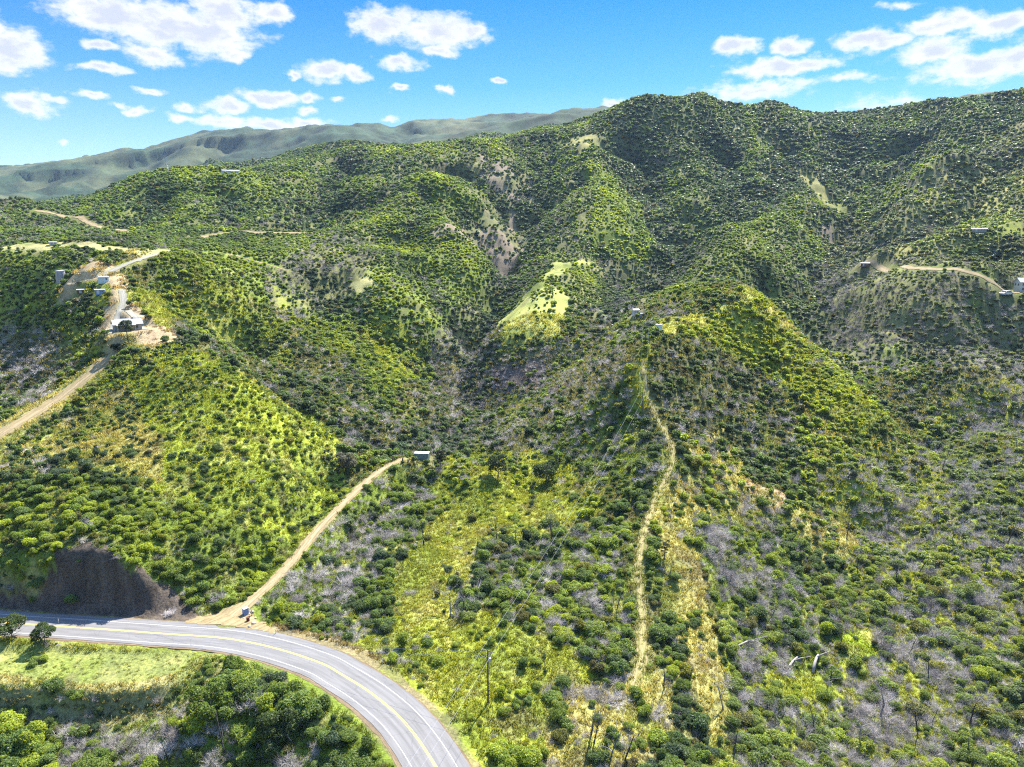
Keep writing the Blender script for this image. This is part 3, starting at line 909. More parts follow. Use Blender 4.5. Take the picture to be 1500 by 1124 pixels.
for pp, prm in ZONES_PX:
    P = []
    n = len(pp)
    for i in range(n):                        # subdivide, so that outlines follow the ground
        (u0, v0), (u1, v1) = pp[i], pp[(i + 1) % n]
        k = max(1, int(math.hypot(u1 - u0, v1 - v0) / 40))
        for j in range(k):
            P.append(hit(u0 + (u1 - u0) * j / k, v0 + (v1 - v0) * j / k)[:2])
    ZONES.append((np.array(P), prm))


def bank_mask(x, y):                          # the steep cut above the road
    m = np.zeros(x.shape, bool)
    q = (np.hypot(x, y) < 260) & (y > 90) & (x < 30)
    if q.any():
        d, k, side = near_line(x[q], y[q], ROAD)
        wob = 5.5 * (fbm(x[q] / 5, y[q] / 5, 3, 77) - .5)
        u, _v = pix(ROAD[k])
        top = np.interp(u, [-40, 10, 60, 110, 200, 250, 290, 310], [7.2, 9.0, 11.5, 12.6, 11.8, 9.4, 6.6, 5.3])
        m[q] = (side < 0) & (d > 5.2) & (d < top + wob) & (u < 310) & (u > -60)
    return m


def survey(x, y):
    """cover, grey, lime, big, sage, ground colour at plan points"""
    r = np.hypot(x, y)
    n = len(x)
    jx = (fbm(x / (4 + r * .02), y / (4 + r * .02), 3, 41) - .5) * (.7 + .036 * np.maximum(r - 100, 0))
    jy = (fbm(x / (4 + r * .02), y / (4 + r * .02), 3, 53) - .5) * (.7 + .036 * np.maximum(r - 100, 0))
    px, py = x + jx, y + jy
    big_n = fbm(x / (20 + r * .05), y / (20 + r * .05), 3, 61)
    cover = np.full(n, .84)
    grey = np.full(n, .12)
    lime = np.full(n, .36)
    big = np.ones(n)
    sage = np.zeros(n)
    even = np.zeros(n)
    g = np.tile(np.array(GROUND['olive']), (n, 1))
    for P, prm in ZONES:
        x0, y0 = P.min(0)
        x1, y1 = P.max(0)
        bb = np.where((px > x0) & (px < x1) & (py > y0) & (py < y1))[0]
        if not len(bb):
            continue
        i = bb[poly_in(px[bb], py[bb], P)]
        cover[i] = prm['cover']
        grey[i] = prm['grey']
        lime[i] = prm['lime']
        big[i] = prm.get('big', 1)
        sage[i] = prm.get('sage', 0)
        even[i] = prm.get('even', 0)
        g[i] = GROUND[prm['ground']]
    d = fbm(x / (9 + r * .012), y / (9 + r * .012), 3, 71)
    e = fbm(x / (30 + r * .03), y / (30 + r * .03), 3, 83)
    lime = np.clip(lime + (d - .5) * .9 + (e - .5) * .5, 0, 1)
    grey = np.clip(grey + (big_n - .5) * 1.1 * np.minimum(1, grey * 4 + .1), 0, .95)
    # growth set by gully distance to bring out the folds: darker, taller, closer in ravines, thinner and paler on the spurs between
    in_gully = np.zeros(n)
    dry = np.zeros(n)  # weight of the spurs flanking the gullies
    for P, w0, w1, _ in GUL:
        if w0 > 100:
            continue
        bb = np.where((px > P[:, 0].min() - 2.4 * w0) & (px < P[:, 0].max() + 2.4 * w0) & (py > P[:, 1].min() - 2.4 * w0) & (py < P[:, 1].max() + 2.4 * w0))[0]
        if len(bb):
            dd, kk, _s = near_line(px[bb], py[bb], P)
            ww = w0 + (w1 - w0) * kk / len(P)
            in_gully[bb] = np.maximum(in_gully[bb], 1 - dd / (ww * .55))
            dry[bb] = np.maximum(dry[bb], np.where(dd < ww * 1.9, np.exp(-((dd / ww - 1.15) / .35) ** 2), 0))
    in_gully = np.clip(in_gully, 0, 1)
    dry = dry * (in_gully <= 0) * (r > 330)
    lime = np.clip(lime - .34 * in_gully + .2 * dry, 0, 1)
    cover = np.where(cover > .5, np.clip(cover + .12 * in_gully - .07 * dry, 0, 1), cover)
    big = big * (1 + .3 * in_gully)
    # blotches of bare soil, straw and fresh grass
    s = fbm(x / (5 + r * .008), y / (5 + r * .008), 4, 91)
    q = fbm(x / (11 + r * .01), y / (11 + r * .01), 3, 97)
    mix = lambda a, col, t: a * (1 - t[:, None]) + np.array(col) * t[:, None]
    g = mix(g, GROUND['straw'], .5 * sstep(s, .58, .78))
    g = mix(g, GROUND['lush'], .6 * sstep(q, .54, .7))
    g = mix(g, GROUND['soil'], .45 * sstep(1 - s, .6, .76))
    g = g * (.8 + .4 * fbm(x / 2.3, y / 2.3, 2, 99))[:, None]
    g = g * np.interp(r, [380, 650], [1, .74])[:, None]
    b = bank_mask(x, y)
    g[b] = np.array(GROUND['soil']) * (.25 + .9 * fbm(x[b] / 1.6, y[b] / 1.6, 4, 101))[:, None]
    cover[b] = .1
    survey.even = even
    return cover, grey, lime, big, sage, g


# ------------------------------------------------------------------ ground sheet
def ground_material():
    m, nt, b = new_mat('hillside_soil_and_grass')
    at = nd(nt, 'Attribute', attribute_type='GEOMETRY', attribute_name='ground_colour')
    geo = nd(nt, 'NewGeometry')
    n1 = nd(nt, 'TexNoise', i_Scale=1.6, i_Detail=8.0, i_Roughness=.7)
    n2 = nd(nt, 'TexNoise', i_Scale=.09, i_Detail=7.0, i_Roughness=.65)
    for q in (n1, n2):
        nt.links.new(geo.outputs['Position'], q.inputs['Vector'])
    c1 = ramp(nt, n1.outputs[0], [(.32, (.5, .5, .5)), (.5, (1, 1, 1)), (.68, (1.5, 1.45, 1.3))])
    c2 = ramp(nt, n2.outputs[0], [(.35, (.75, .8, .8)), (.65, (1.25, 1.2, 1.1))])
    v1 = nd(nt, 'VectorMath', operation='MULTIPLY')
    v2 = nd(nt, 'VectorMath', operation='MULTIPLY')
    nt.links.new(at.outputs['Color'], v1.inputs[0])
    nt.links.new(c1, v1.inputs[1])
    nt.links.new(v1.outputs[0], v2.inputs[0])
    nt.links.new(c2, v2.inputs[1])
    nt.links.new(v2.outputs[0], b.inputs['Base Color'])
    b.inputs['Roughness'].default_value = .95
    b.inputs['Specular IOR Level'].default_value = .1
    bp = nd(nt, 'Bump', i_Strength=.9, i_Distance=.5)
    nt.links.new(n1.outputs[0], bp.inputs['Height'])
    nt.links.new(bp.outputs[0], b.inputs['Normal'])
    return m


def build_ground():
    nt_, nr = GX.shape
    v = np.stack([GX, GY, GZ], -1).reshape(-1, 3)
    idx = np.arange(nt_ * nr).reshape(nt_, nr)
    f = np.stack([idx[:-1, :-1], idx[1:, :-1], idx[1:, 1:], idx[:-1, 1:]], -1).reshape(-1, 4)[:, ::-1]
    me = np_mesh('ground', v, f, [ground_material()], smooth=True)
    col = np.ones((len(v), 4), np.float32)
    front = (v[:, 1] > 20) & (np.abs(np.arctan2(v[:, 0], v[:, 1])) < .95)
    col[:, :3] = GROUND['olive']
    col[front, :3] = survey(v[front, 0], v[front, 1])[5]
    far = sstep(np.hypot(v[:, 0], v[:, 1]), 1500, 2400)[:, None]
    n = (fbm(v[:, 0] / 90, v[:, 1] / 90, 4, 111) + .55 * (fbm(v[:, 0] / 24, v[:, 1] / 24, 3, 113) - .5))[:, None]
    e = sstep(fbm(v[:, 0] / 260, v[:, 1] / 260, 4, 117), .52, .66)[:, None]
    fc = np.array([.024, .043, .021]) * (.2 + 1.6 * n) * (1 - .5 * e) + np.array([.11, .115, .055]) * .5 * e
    col[:, :3] = col[:, :3] * (1 - far) + fc * far
    a = me.attributes.new('ground_colour', 'FLOAT_COLOR', 'POINT')
    a.data.foreach_set('color', col.ravel())
    o = bpy.data.objects.new('ground', me)
    COL.objects.link(o)
    tag(o, 'green and tan chaparral hillside ground rising from the road', 'ground', kind='structure')
    return o


build_ground()


# ------------------------------------------------------------------ road and tracks
def ribbon(name, line, offs, mat, lift, flat=False, parent=None, ragged=0, seed=0, crown=None):
    n = len(line)
    tan = np.gradient(line[:, :2], axis=0)
    tan /= np.linalg.norm(tan, axis=1)[:, None]
    nrm = np.stack([tan[:, 1], -tan[:, 0]], 1)           # right of travel
    s = np.cumsum(np.r_[0, np.linalg.norm(np.diff(line[:, :2], axis=0), axis=1)])
    V, UV = [], []
    for j, o in enumerate(offs):
        oo = np.full(n, o, float) if np.isscalar(o) else np.asarray(o, float)
        if ragged and j in (0, len(offs) - 1):
            oo = oo + ragged * (fbm(s / 2.5, s * 0 + 3.3 * j + seed, 3, 131 + seed) - .5) * 2
        p = line[:, :2] + nrm * oo[:, None]
        z = (line[:, 2] if flat else H(p[:, 0], p[:, 1])) + lift + (0.0003 * np.hypot(p[:, 0], p[:, 1]) if not flat else 0)
        V.append(np.stack([p[:, 0], p[:, 1], z], 1))
        UV.append(np.stack([oo, s], 1))
    V = np.stack(V, 1).reshape(-1, 3)
    UV = np.stack(UV, 1).reshape(-1, 2)
    k = len(offs)
    idx = np.arange(n * k).reshape(n, k)
    f = np.stack([idx[:-1, :-1], idx[:-1, 1:], idx[1:, 1:], idx[1:, :-1]], -1).reshape(-1, 4)
    f = f[:, ::-1] if np.cross(V[f[0, 1]] - V[f[0, 0]], V[f[0, 2]] - V[f[0, 0]])[2] < 0 else f
    me = np_mesh(name, V, f, [mat], smooth=True)
    a = me.attributes.new('across_along', 'FLOAT_VECTOR', 'POINT')
    a.data.foreach_set('vector', np.c_[UV, np.zeros(len(UV))].astype(np.float32).ravel())
    o = bpy.data.objects.new(name, me)
    COL.objects.link(o)
    if parent:
        o.parent = parent
    return o


def asphalt_material():
    m, nt, b = new_mat('worn_asphalt')
    at = nd(nt, 'Attribute', attribute_type='GEOMETRY', attribute_name='across_along')
    mp = nd(nt, 'Mapping')
    mp.inputs['Scale'].default_value = (1.2, .07, 1)
    nt.links.new(at.outputs['Vector'], mp.inputs['Vector'])
    n1 = nd(nt, 'TexNoise', i_Scale=1.4, i_Detail=5.0)
    nt.links.new(mp.outputs[0], n1.inputs['Vector'])
    geo = nd(nt, 'NewGeometry')
    n2 = nd(nt, 'TexNoise', i_Scale=9.0, i_Detail=5.0)
    n3 = nd(nt, 'TexNoise', i_Scale=.35, i_Detail=6.0)
    vo = nd(nt, 'TexVoronoi', feature='DISTANCE_TO_EDGE', i_Scale=.22)
    dist = nd(nt, 'VectorMath', operation='ADD')
    sc = nd(nt, 'VectorMath', operation='SCALE')
    sc.inputs['Scale'].default_value = 2.5
    nt.links.new(n3.outputs['Color'], sc.inputs[0])
    nt.links.new(geo.outputs['Position'], dist.inputs[0])
    nt.links.new(sc.outputs[0], dist.inputs[1])
    nt.links.new(geo.outputs['Position'], n2.inputs['Vector'])
    nt.links.new(geo.outputs['Position'], n3.inputs['Vector'])
    nt.links.new(dist.outputs[0], vo.inputs['Vector'])
    c1 = ramp(nt, n1.outputs[0], [(.3, (.105, .101, .099)), (.7, (.165, .158, .155))])
    c2 = ramp(nt, n2.outputs[0], [(.3, (.86, .86, .86)), (.7, (1.12, 1.12, 1.12))])
    c3 = ramp(nt, vo.outputs['Distance'], [(.0, (.82, .82, .82)), (.006, (.86, .86, .86)), (.016, (1, 1, 1))])
    v1 = nd(nt, 'VectorMath', operation='MULTIPLY')
    v2 = nd(nt, 'VectorMath', operation='MULTIPLY')
    nt.links.new(c1, v1.inputs[0]); nt.links.new(c2, v1.inputs[1])
    nt.links.new(v1.outputs[0], v2.inputs[0]); nt.links.new(c3, v2.inputs[1])
    nt.links.new(v2.outputs[0], b.inputs['Base Color'])
    b.inputs['Roughness'].default_value = .8
    b.inputs['Specular IOR Level'].default_value = .3
    return m


def paint_material(name, col):
    m, nt, b = new_mat(name)
    geo = nd(nt, 'NewGeometry')
    n = nd(nt, 'TexNoise', i_Scale=1.7, i_Detail=7.0, i_Roughness=.75)
    nt.links.new(geo.outputs['Position'], n.inputs['Vector'])
    c = np.array(col)
    nt.links.new(ramp(nt, n.outputs[0], [(.34, tuple(c * .5 + .06)), (.5, tuple(c))]), b.inputs['Base Color'])
    b.inputs['Roughness'].default_value = .7
    return m


def dirt_material(name, a_, b_, rut):
    m, nt, b = new_mat(name)
    at = nd(nt, 'Attribute', attribute_type='GEOMETRY', attribute_name='across_along')
    mp = nd(nt, 'Mapping')
    mp.inputs['Scale'].default_value = (1.6, .12, 1)
    nt.links.new(at.outputs['Vector'], mp.inputs['Vector'])
    n1 = nd(nt, 'TexNoise', i_Scale=1.3, i_Detail=6.0, i_Roughness=.65)
    nt.links.new(mp.outputs[0], n1.inputs['Vector'])
    geo = nd(nt, 'NewGeometry')
    n2 = nd(nt, 'TexNoise', i_Scale=2.2, i_Detail=8.0, i_Roughness=.7)
    nt.links.new(geo.outputs['Position'], n2.inputs['Vector'])
    c1 = ramp(nt, n1.outputs[0], [(.35, a_), (.5, tuple((np.array(a_) + b_) / 2)), (.62, b_)])
    c2 = ramp(nt, n2.outputs[0], [(.3, (.7, .72, .7)), (.7, (1.2, 1.18, 1.15))])
    v1 = nd(nt, 'VectorMath', operation='MULTIPLY')
    nt.links.new(c1, v1.inputs[0]); nt.links.new(c2, v1.inputs[1])
    # two worn wheel lines, a rougher middle and edges
    sx = nd(nt, 'SeparateXYZ')
    nt.links.new(at.outputs['Vector'], sx.inputs[0])
    ab = nd(nt, 'Math', operation='ABSOLUTE')
    nt.links.new(sx.outputs[0], ab.inputs[0])
    wob = nd(nt, 'Math', operation='MULTIPLY_ADD')
    wob.inputs[1].default_value = .9
    nt.links.new(n2.outputs[0], wob.inputs[0])
    nt.links.new(ab.outputs[0], wob.inputs[2])
    k_ = .86 if rut else .93
    rc = ramp(nt, wob.outputs[0], [(.38, (k_ * .82, k_ * .86, k_ * .66)), (.62, (1.04, 1.03, 1.02)), (.86, (1.0, 1.0, 1.0)), (1.0, (k_ * .9, k_ * .92, k_ * .8))])
    v2 = nd(nt, 'VectorMath', operation='MULTIPLY')
    nt.links.new(v1.outputs[0], v2.inputs[0]); nt.links.new(rc, v2.inputs[1])
    nt.links.new(v2.outputs[0], b.inputs['Base Color'])
    b.inputs['Roughness'].default_value = .95
    b.inputs['Specular IOR Level'].default_value = .1
    return m


M['dirt'] = dirt_material('dusty_track', (.20, .15, .085), (.37, .285, .18), 1)
M['path'] = dirt_material('faded_path_soil', (.17, .18, .045), (.33, .255, .15), 1)
M['gravel'] = dirt_material('gravel_track', (.215, .20, .18), (.31, .29, .255), 0)
M['shoulder'] = dirt_material('road_shoulder', (.26, .235, .22), (.36, .32, .29), 0)
M['verge'] = dirt_material('road_verge', (.14, .10, .075), (.22, .16, .115), 0)
M['asphalt'] = asphalt_material()
M['white'] = paint_material('white_road_paint', (.40, .395, .38))
M['yellow'] = paint_material('yellow_road_paint', (.62, .43, .06))

u_road = pix(ROAD)[0]
k_road = np.arange(len(ROAD))
out = np.interp(u_road, [-100, 120, 250, 330, 420, 520, 640], [.6, .7, 1.0, 1.0, 1.0, 1.1, 1.1])
inn = np.interp(u_road, [-100, 250, 420, 520, 640], [.4, .5, .7, .8, .8])
sh = ribbon('road_shoulder', ROAD, [-(4.1 + out + .2), -3, 0, 3, 4.1 + inn + .55], M['verge'], -.02, flat=True, ragged=.35, seed=3)
tag(sh, 'brown gravel shoulder along both edges of the paved road', 'shoulder', kind='structure')
road = ribbon('road', ROAD, [-(4.0 + out), -3.7, -1.8, 0, 1.8, 3.7, 4.0 + inn], M['asphalt'], .03, flat=True, ragged=.12, seed=5)
tag(road, 'grey two lane paved road bending round the foot of the hill', 'road', kind='structure')
for o_, w_, mt in ((-3.15, .06, 'white'), (3.5, .06, 'white'), (-.15, .065, 'yellow'), (.15, .065, 'yellow')):
    ribbon('edge_line' if mt == 'white' else 'centre_line', ROAD, [o_ - w_, o_ + w_], M[mt], .036, flat=True, parent=road)

TRACK_LABELS = ['pale dirt track climbing from the paved road to the green container', 'narrow dirt path along the ridge under the power line', 'wide dirt track along the left shoulder of the house hill',
                'gravel drive at the left end of the hilltop house', 'gravel lane from the water tank to the distant ridge', 'gravel lane bending down from the sheds to the house', 'gravel lane branching to the right side of the house',
                'thin dirt road crossing the slope below the long barn', 'dirt road cut into the right slope ending at the white house', 'faint grassy track over the slope right of the gravel lane', 'gravel yard beside the small white hut']
for (ln, hw, kind), lab in zip(LINES, TRACK_LABELS):
    half = np.full(len(ln), hw)
    t = ribbon('dirt_track' if kind == 'dirt' else 'ridge_path' if kind == 'path' else 'gravel_track', ln, [-half, -half * .5, half * 0, half * .5, half], M[kind], .07, ragged=hw * (.75 if kind == 'path' else .38), seed=int(ln[0, 0]) % 50)
    tag(t, lab, 'track', kind='structure')
# the apron where the dirt track meets the road
ap = [hit(*q) for q in ((268, 914), (300, 903), (330, 893), (352, 886), (362, 893), (368, 905), (385, 916), (405, 925))]
AP = np.array([p[:2] for p in ap])
edge = [at_z(u, v, 1.75) for u, v in ((395, 934), (350, 926), (300, 919), (262, 916))]
bm = bmesh.new()
poly = AP.tolist() + [p[:2].tolist() for p in edge]
PA = np.array(poly)
x0, y0 = PA.min(0)
x1, y1 = PA.max(0)
gx, gy = np.meshgrid(np.arange(x0 - 1, x1 + 1, .5), np.arange(y0 - 1, y1 + 1, .5), indexing='ij')
wob = 1.6 * (fbm(gx.ravel() / 2, gy.ravel() / 2, 3, 201) - .5)
ins = poly_in(gx.ravel() + wob, gy.ravel() + wob, poly).reshape(gx.shape)
rd, _, _ = near_line(gx.ravel(), gy.ravel(), ROAD)
ins &= (rd.reshape(gx.shape) > 4.3)
hz = H(gx.ravel(), gy.ravel()).reshape(gx.shape) + .11
vid = {}
for i in range(gx.shape[0] - 1):
    for j in range(gx.shape[1] - 1):
        if ins[i, j]:
            vs = []
            for a_, b_ in ((i, j), (i + 1, j), (i + 1, j + 1), (i, j + 1)):
                if (a_, b_) not in vid:
                    vid[a_, b_] = bm.verts.new((gx[a_, b_], gy[a_, b_], hz[a_, b_]))
                vs.append(vid[a_, b_])
            bm.faces.new(vs)
me = bpy.data.meshes.new('dirt_apron')
bm.to_mesh(me)
bm.free()
at_ = me.attributes.new('across_along', 'FLOAT_VECTOR', 'POINT')
at_.data.foreach_set('vector', np.array([(v.co.x * .6 - v.co.y * .5, v.co.x * .5 + v.co.y, 0) for v in me.vertices], np.float32).ravel())
me.materials.append(M['dirt'])
apron = bpy.data.objects.new('dirt_apron', me)
COL.objects.link(apron)
tag(apron, 'bare dusty turnout where the dirt track joins the paved road', 'turnout', kind='structure')


# ------------------------------------------------------------------ plants: where each one stands
FORMS = bpy.data.collections.new('plant forms')


def in_forms(me):
    o = bpy.data.objects.new(me.name, me)
    FORMS.objects.link(o)
    return o


NEAR = [shrub_mesh('shrub', 100 + i, 1900, .036, nl=8 + i % 3, tall=(1, 1.15, .85)[i % 3], spread=.3 + .02 * (i % 2)) for i in range(6)] + [shrub_mesh('shrub', 120 + i, (1700, 1500, 2100, 1500)[i], (.036, .036, .03, .038)[i], nl=(12, 5, 14, 7)[i], tall=(.6, 1.7, 1.0, 1.35)[i], spread=(.42, .16, .4, .25)[i], jag=.8) for i in range(4)]
MIDS = [shrub_mesh('shrub_of_the_slope', 140 + i, 300, .085, nl=6 + i % 3, tall=(1, 1.15, .85)[i % 3], spread=.27) for i in range(6)] + [shrub_mesh('shrub_of_the_slope', 160 + i, 320, .08, nl=(10, 5)[i], tall=(.65, 1.5)[i], spread=(.4, .17)[i], jag=.8) for i in range(2)]
FARS = [shrub_mesh('shrub_of_the_far_slope', 180 + i, 90, .15, nl=5, spread=.22, jag=.4) for i in range(4)]
TWIG_NEAR = [twig_mesh('dead_shrub', 200 + i, 26, 5, .0085, lean=.9 + .15 * (i % 3)) for i in range(5)]
TWIG_FAR = [twig_mesh('dead_shrub_of_the_slope', 230 + i, 24, 3, .016, lean=.9 + .15 * (i % 3)) for i in range(4)]
SNAGS = [snag_mesh('burnt_tree', 260 + i, 7.0, 2 + (i % 2), .05 + .06 * i) for i in range(8)]
TUFTS = [tuft_mesh('grass_tuft', 300 + i, 26) for i in range(4)]


def candidates(r0, r1, cell, half_angle, rng):
    X, Y, C = [], [], []
    r = r0
    while r < r1:
        c = cell(r)
        n = int(2 * half_angle * r / c)
        t = (np.arange(n) + rng.uniform(-.47, .47, n) + rng.random()) / n * 2 * half_angle - half_angle
        rr = r + rng.uniform(-.47, .47, n) * c
        X.append(rr * np.sin(t)); Y.append(rr * np.cos(t)); C.append(np.full(n, c))
        r += c * .94
    return np.concatenate(X), np.concatenate(Y), np.concatenate(C)


BUILT = [(HOUSE_P, 9.5), (TANK_P, 4), (SHED_P, 13), (BOX_P, 5), (RHOUSE_P, 12), (WTANK_P, 3.2), (hit(152, 413), 4), (hit(147, 430), 3.5), (hit(120, 430), 3.5), (hit(932, 460), 5),
         (hit(361, 900), 3.5), (hit(368, 912), 3), (hit(1474, 434), 6), (hit(116, 416), 3), (hit(1434, 340), 4), (hit(1267, 391), 2.5), (hit(898, 480), 4)]


def free_ground(x, y, pad):
    ok = np.ones(len(x), bool)
    r = np.hypot(x, y)
    q = np.where(r < 420)[0]
    d, k, side = near_line(x[q], y[q], ROAD)
    ur = pix(ROAD[k])[0]
    hi = np.interp(ur, [-100, 120, 250, 330, 420, 520, 640], [5.0, 5.0, 5.4, 6, 6.4, 7.3, 7.5])
    ok[q] &= d > np.where(side < 0, hi, np.interp(ur, [0, 330, 420, 640], [5.2, 5.8, 6.6, 6.2])) + pad[q] * np.where(side < 0, .8, 1.15)
    q = np.where(r < 900)[0]
    for ln, hw, kind in LINES:
        bb = (x[q] > ln[:, 0].min() - 9) & (x[q] < ln[:, 0].max() + 9) & (y[q] > ln[:, 1].min() - 9) & (y[q] < ln[:, 1].max() + 9)
        i = q[bb]
        if len(i):
            d, _, _ = near_line(x[i], y[i], ln)
            ok[i] &= d > hw * .9 + pad[i] * .75 + np.clip((np.hypot(x[i], y[i]) - 280) * .008, 0, 3.0)
    for p, rad in BUILT:
        ok &= np.hypot(x - p[0], y - p[1]) > rad + pad * .5
    ok &= ~poly_in(x, y, PA)
    return ok


rng = np.random.default_rng(11)
cx, cy, cc_ = candidates(76, 2300, lambda r: max(1.75, .0047 * r - .0016 * max(0, r - 400)) if r < 1500 else 5.29 + (r - 1500) * .003, math.radians(45), rng)
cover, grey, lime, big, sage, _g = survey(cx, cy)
nn = len(cx)
even = survey.even > 0
clump = fbm(cx / (3.2 + .012 * np.hypot(cx, cy)), cy / (3.2 + .012 * np.hypot(cx, cy)), 3, 151)
keep = (clump - .5) * 1.1 + rng.random(nn) * .8 + .1 < cover
dia = cc_ * rng.lognormal(.08, .46, nn) * big * np.interp(np.hypot(cx, cy), [250, 700, 1500, 2200, 4200], [1, .95, .85, .6, .45])
dia = np.where(np.hypot(cx, cy) < 260, dia * np.where(rng.random(nn) < .1, 1.6, 1.0), dia)
dia = np.where(even, np.maximum(cc_, 1.6) * 1.02 * rng.lognormal(0, .24, nn), dia)
dia = np.where(np.hypot(cx, cy) > 450, np.minimum(dia, cc_ * 1.55 * big), dia)
dia = np.where(np.hypot(cx, cy) < 450, np.minimum(dia, 4.6 * np.minimum(big, 1.2)), dia)
dia = np.clip(dia, .6, 9)
keep &= free_ground(cx, cy, dia * .5)
cx, cy, dia, grey, lime, sage, cover = (a[keep] for a in (cx, cy, dia, grey, lime, sage, cover))
cr = np.hypot(cx, cy)
isg = rng.random(len(cx)) < grey * .9
cz = H(cx, cy)
# tints
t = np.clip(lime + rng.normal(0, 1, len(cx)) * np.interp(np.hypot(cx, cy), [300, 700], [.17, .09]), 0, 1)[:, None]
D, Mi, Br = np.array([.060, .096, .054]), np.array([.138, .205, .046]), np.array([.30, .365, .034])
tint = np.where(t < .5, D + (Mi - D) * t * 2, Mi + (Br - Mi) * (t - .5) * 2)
sg = (sage * rng.uniform(.4, 1.2, len(cx)))[:, None]
tint = tint * (1 - sg) + np.array([.17, .18, .10]) * sg
rust = (rng.random(len(cx)) < .07)[:, None]
tint = np.where(rust, tint * .5 + np.array([.13, .085, .03]) * .5, tint)
gt = rng.random(len(cx))[:, None]
gtint = np.array([.235, .21, .195]) * (1 - gt) + np.array([.55, .50, .47]) * gt
tint = np.where(isg[:, None], gtint, tint) * rng.uniform(.85, 1.15, len(cx))[:, None]
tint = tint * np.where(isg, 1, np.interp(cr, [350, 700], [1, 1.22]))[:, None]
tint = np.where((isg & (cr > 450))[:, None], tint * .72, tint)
pu_ = pix(np.stack([cx, cy, cz], 1))[0]
hgt = rng.uniform(.7, 1.15, len(cx)) * np.where(isg, 1.05, 1)
hgt = np.where(cr > 450, hgt * .92, hgt)
hgt = np.where(isg & (pu_ > 1000) & (cr < 420), hgt * 1.3, hgt)
yaw = rng.uniform(0, 2 * math.pi, len(cx))
wid = np.where(isg, dia * 1.15, dia)
pu, pv = pix(np.stack([cx, cy, cz], 1))
seen = (pu > 12) & (pu < 1488) & (pv > 0) & (pv < 1112)


def instancer(name, label, cat, pts, forms, attrs):
    """one scatter of countless plants: points that carry size, turn and tint; a form on each point"""
    me = bpy.data.meshes.new(name)
    me.vertices.add(len(pts))
    me.vertices.foreach_set('co', pts.astype(np.float32).ravel())
    for k, (typ, val) in attrs.items():
        a = me.attributes.new(k, typ, 'POINT')
        if typ == 'FLOAT_COLOR':
            c = np.ones((len(pts), 4), np.float32)
            c[:, :3] = val
            a.data.foreach_set('color', c.ravel())
        elif typ == 'FLOAT_VECTOR':
            a.data.foreach_set('vector', val.astype(np.float32).ravel())
        else:
            a.data.foreach_set('value', val.astype(np.int32 if typ == 'INT' else np.float32))
    fc = bpy.data.collections.new(name + ' forms')
    for i, m_ in enumerate(forms):
        fc.objects.link(bpy.data.objects.new('%s form %02d' % (name, i), m_))
    ng = bpy.data.node_groups.new(name, 'GeometryNodeTree')
    ng.interface.new_socket('Geometry', in_out='INPUT', socket_type='NodeSocketGeometry')
    ng.interface.new_socket('Geometry', in_out='OUTPUT', socket_type='NodeSocketGeometry')
    N, K = ng.nodes.new, ng.links.new
    gi, go = N('NodeGroupInput'), N('NodeGroupOutput')
    ci = N('GeometryNodeCollectionInfo')
    ci.inputs['Collection'].default_value = fc
    ci.inputs['Separate Children'].default_value = True
    ci.inputs['Reset Children'].default_value = True
    ip = N('GeometryNodeInstanceOnPoints')

    def attr(nm, typ):
        a = N('GeometryNodeInputNamedAttribute')
        a.data_type = typ
        a.inputs['Name'].default_value = nm
        return a.outputs['Attribute']
    K(gi.outputs[0], ip.inputs['Points'])
    K(ci.outputs[0], ip.inputs['Instance'])
    ip.inputs['Pick Instance'].default_value = True
    K(attr('form', 'INT'), ip.inputs['Instance Index'])
    e2r = N('FunctionNodeEulerToRotation')
    K(attr('turn', 'FLOAT_VECTOR'), e2r.inputs[0])
    K(e2r.outputs[0], ip.inputs['Rotation'])
    K(attr('size', 'FLOAT_VECTOR'), ip.inputs['Scale'])
    K(ip.outputs[0], go.inputs[0])
    o = bpy.data.objects.new(name, me)
    COL.objects.link(o)
    o.modifiers.new('scatter', 'NODES').node_group = ng
    return tag(o, label, cat, kind='stuff')


IND = {}
NMAX = 300
big_first = dia * np.sqrt(hgt) / cr
for nm, sel in (('green', ~isg), ('grey', isg)):
    cand = np.where(sel & seen & (cr < 420))[0]
    IND[nm] = cand[np.argsort(-big_first[cand])][:NMAX]
single = np.zeros(len(cx), bool)
for v in IND.values():
    single[v] = True


def scatter_of(sel, name, label, cat, forms_n, forms_m, forms_f, rn, rm):
    i = np.where(sel & ~single)[0]
    forms = forms_n + forms_m + forms_f
    k = np.where(cr[i] < rn, rng.integers(0, len(forms_n), len(i)),
                 np.where(cr[i] < rm, len(forms_n) + rng.integers(0, max(1, len(forms_m)), len(i)), len(forms_n) + len(forms_m) + rng.integers(0, len(forms_f), len(i))))
    tilt = rng.normal(0, .1, (len(i), 2))
    instancer(name, label, cat, np.stack([cx[i], cy[i], cz[i] - dia[i] * .04], 1), forms,
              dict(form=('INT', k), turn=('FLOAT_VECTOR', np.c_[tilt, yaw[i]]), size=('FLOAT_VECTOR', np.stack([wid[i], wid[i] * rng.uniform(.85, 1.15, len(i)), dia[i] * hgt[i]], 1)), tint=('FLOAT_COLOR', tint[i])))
    return len(i)


n1 = scatter_of(~isg, 'chaparral', 'countless green chaparral shrubs covering every slope up to the skyline', 'shrubland', NEAR, MIDS, FARS, 230, 620)
n2 = scatter_of(isg, 'dead_brush', 'countless grey leafless shrubs mixed through the green chaparral', 'dead brush', TWIG_NEAR, [], TWIG_FAR, 230, 230)

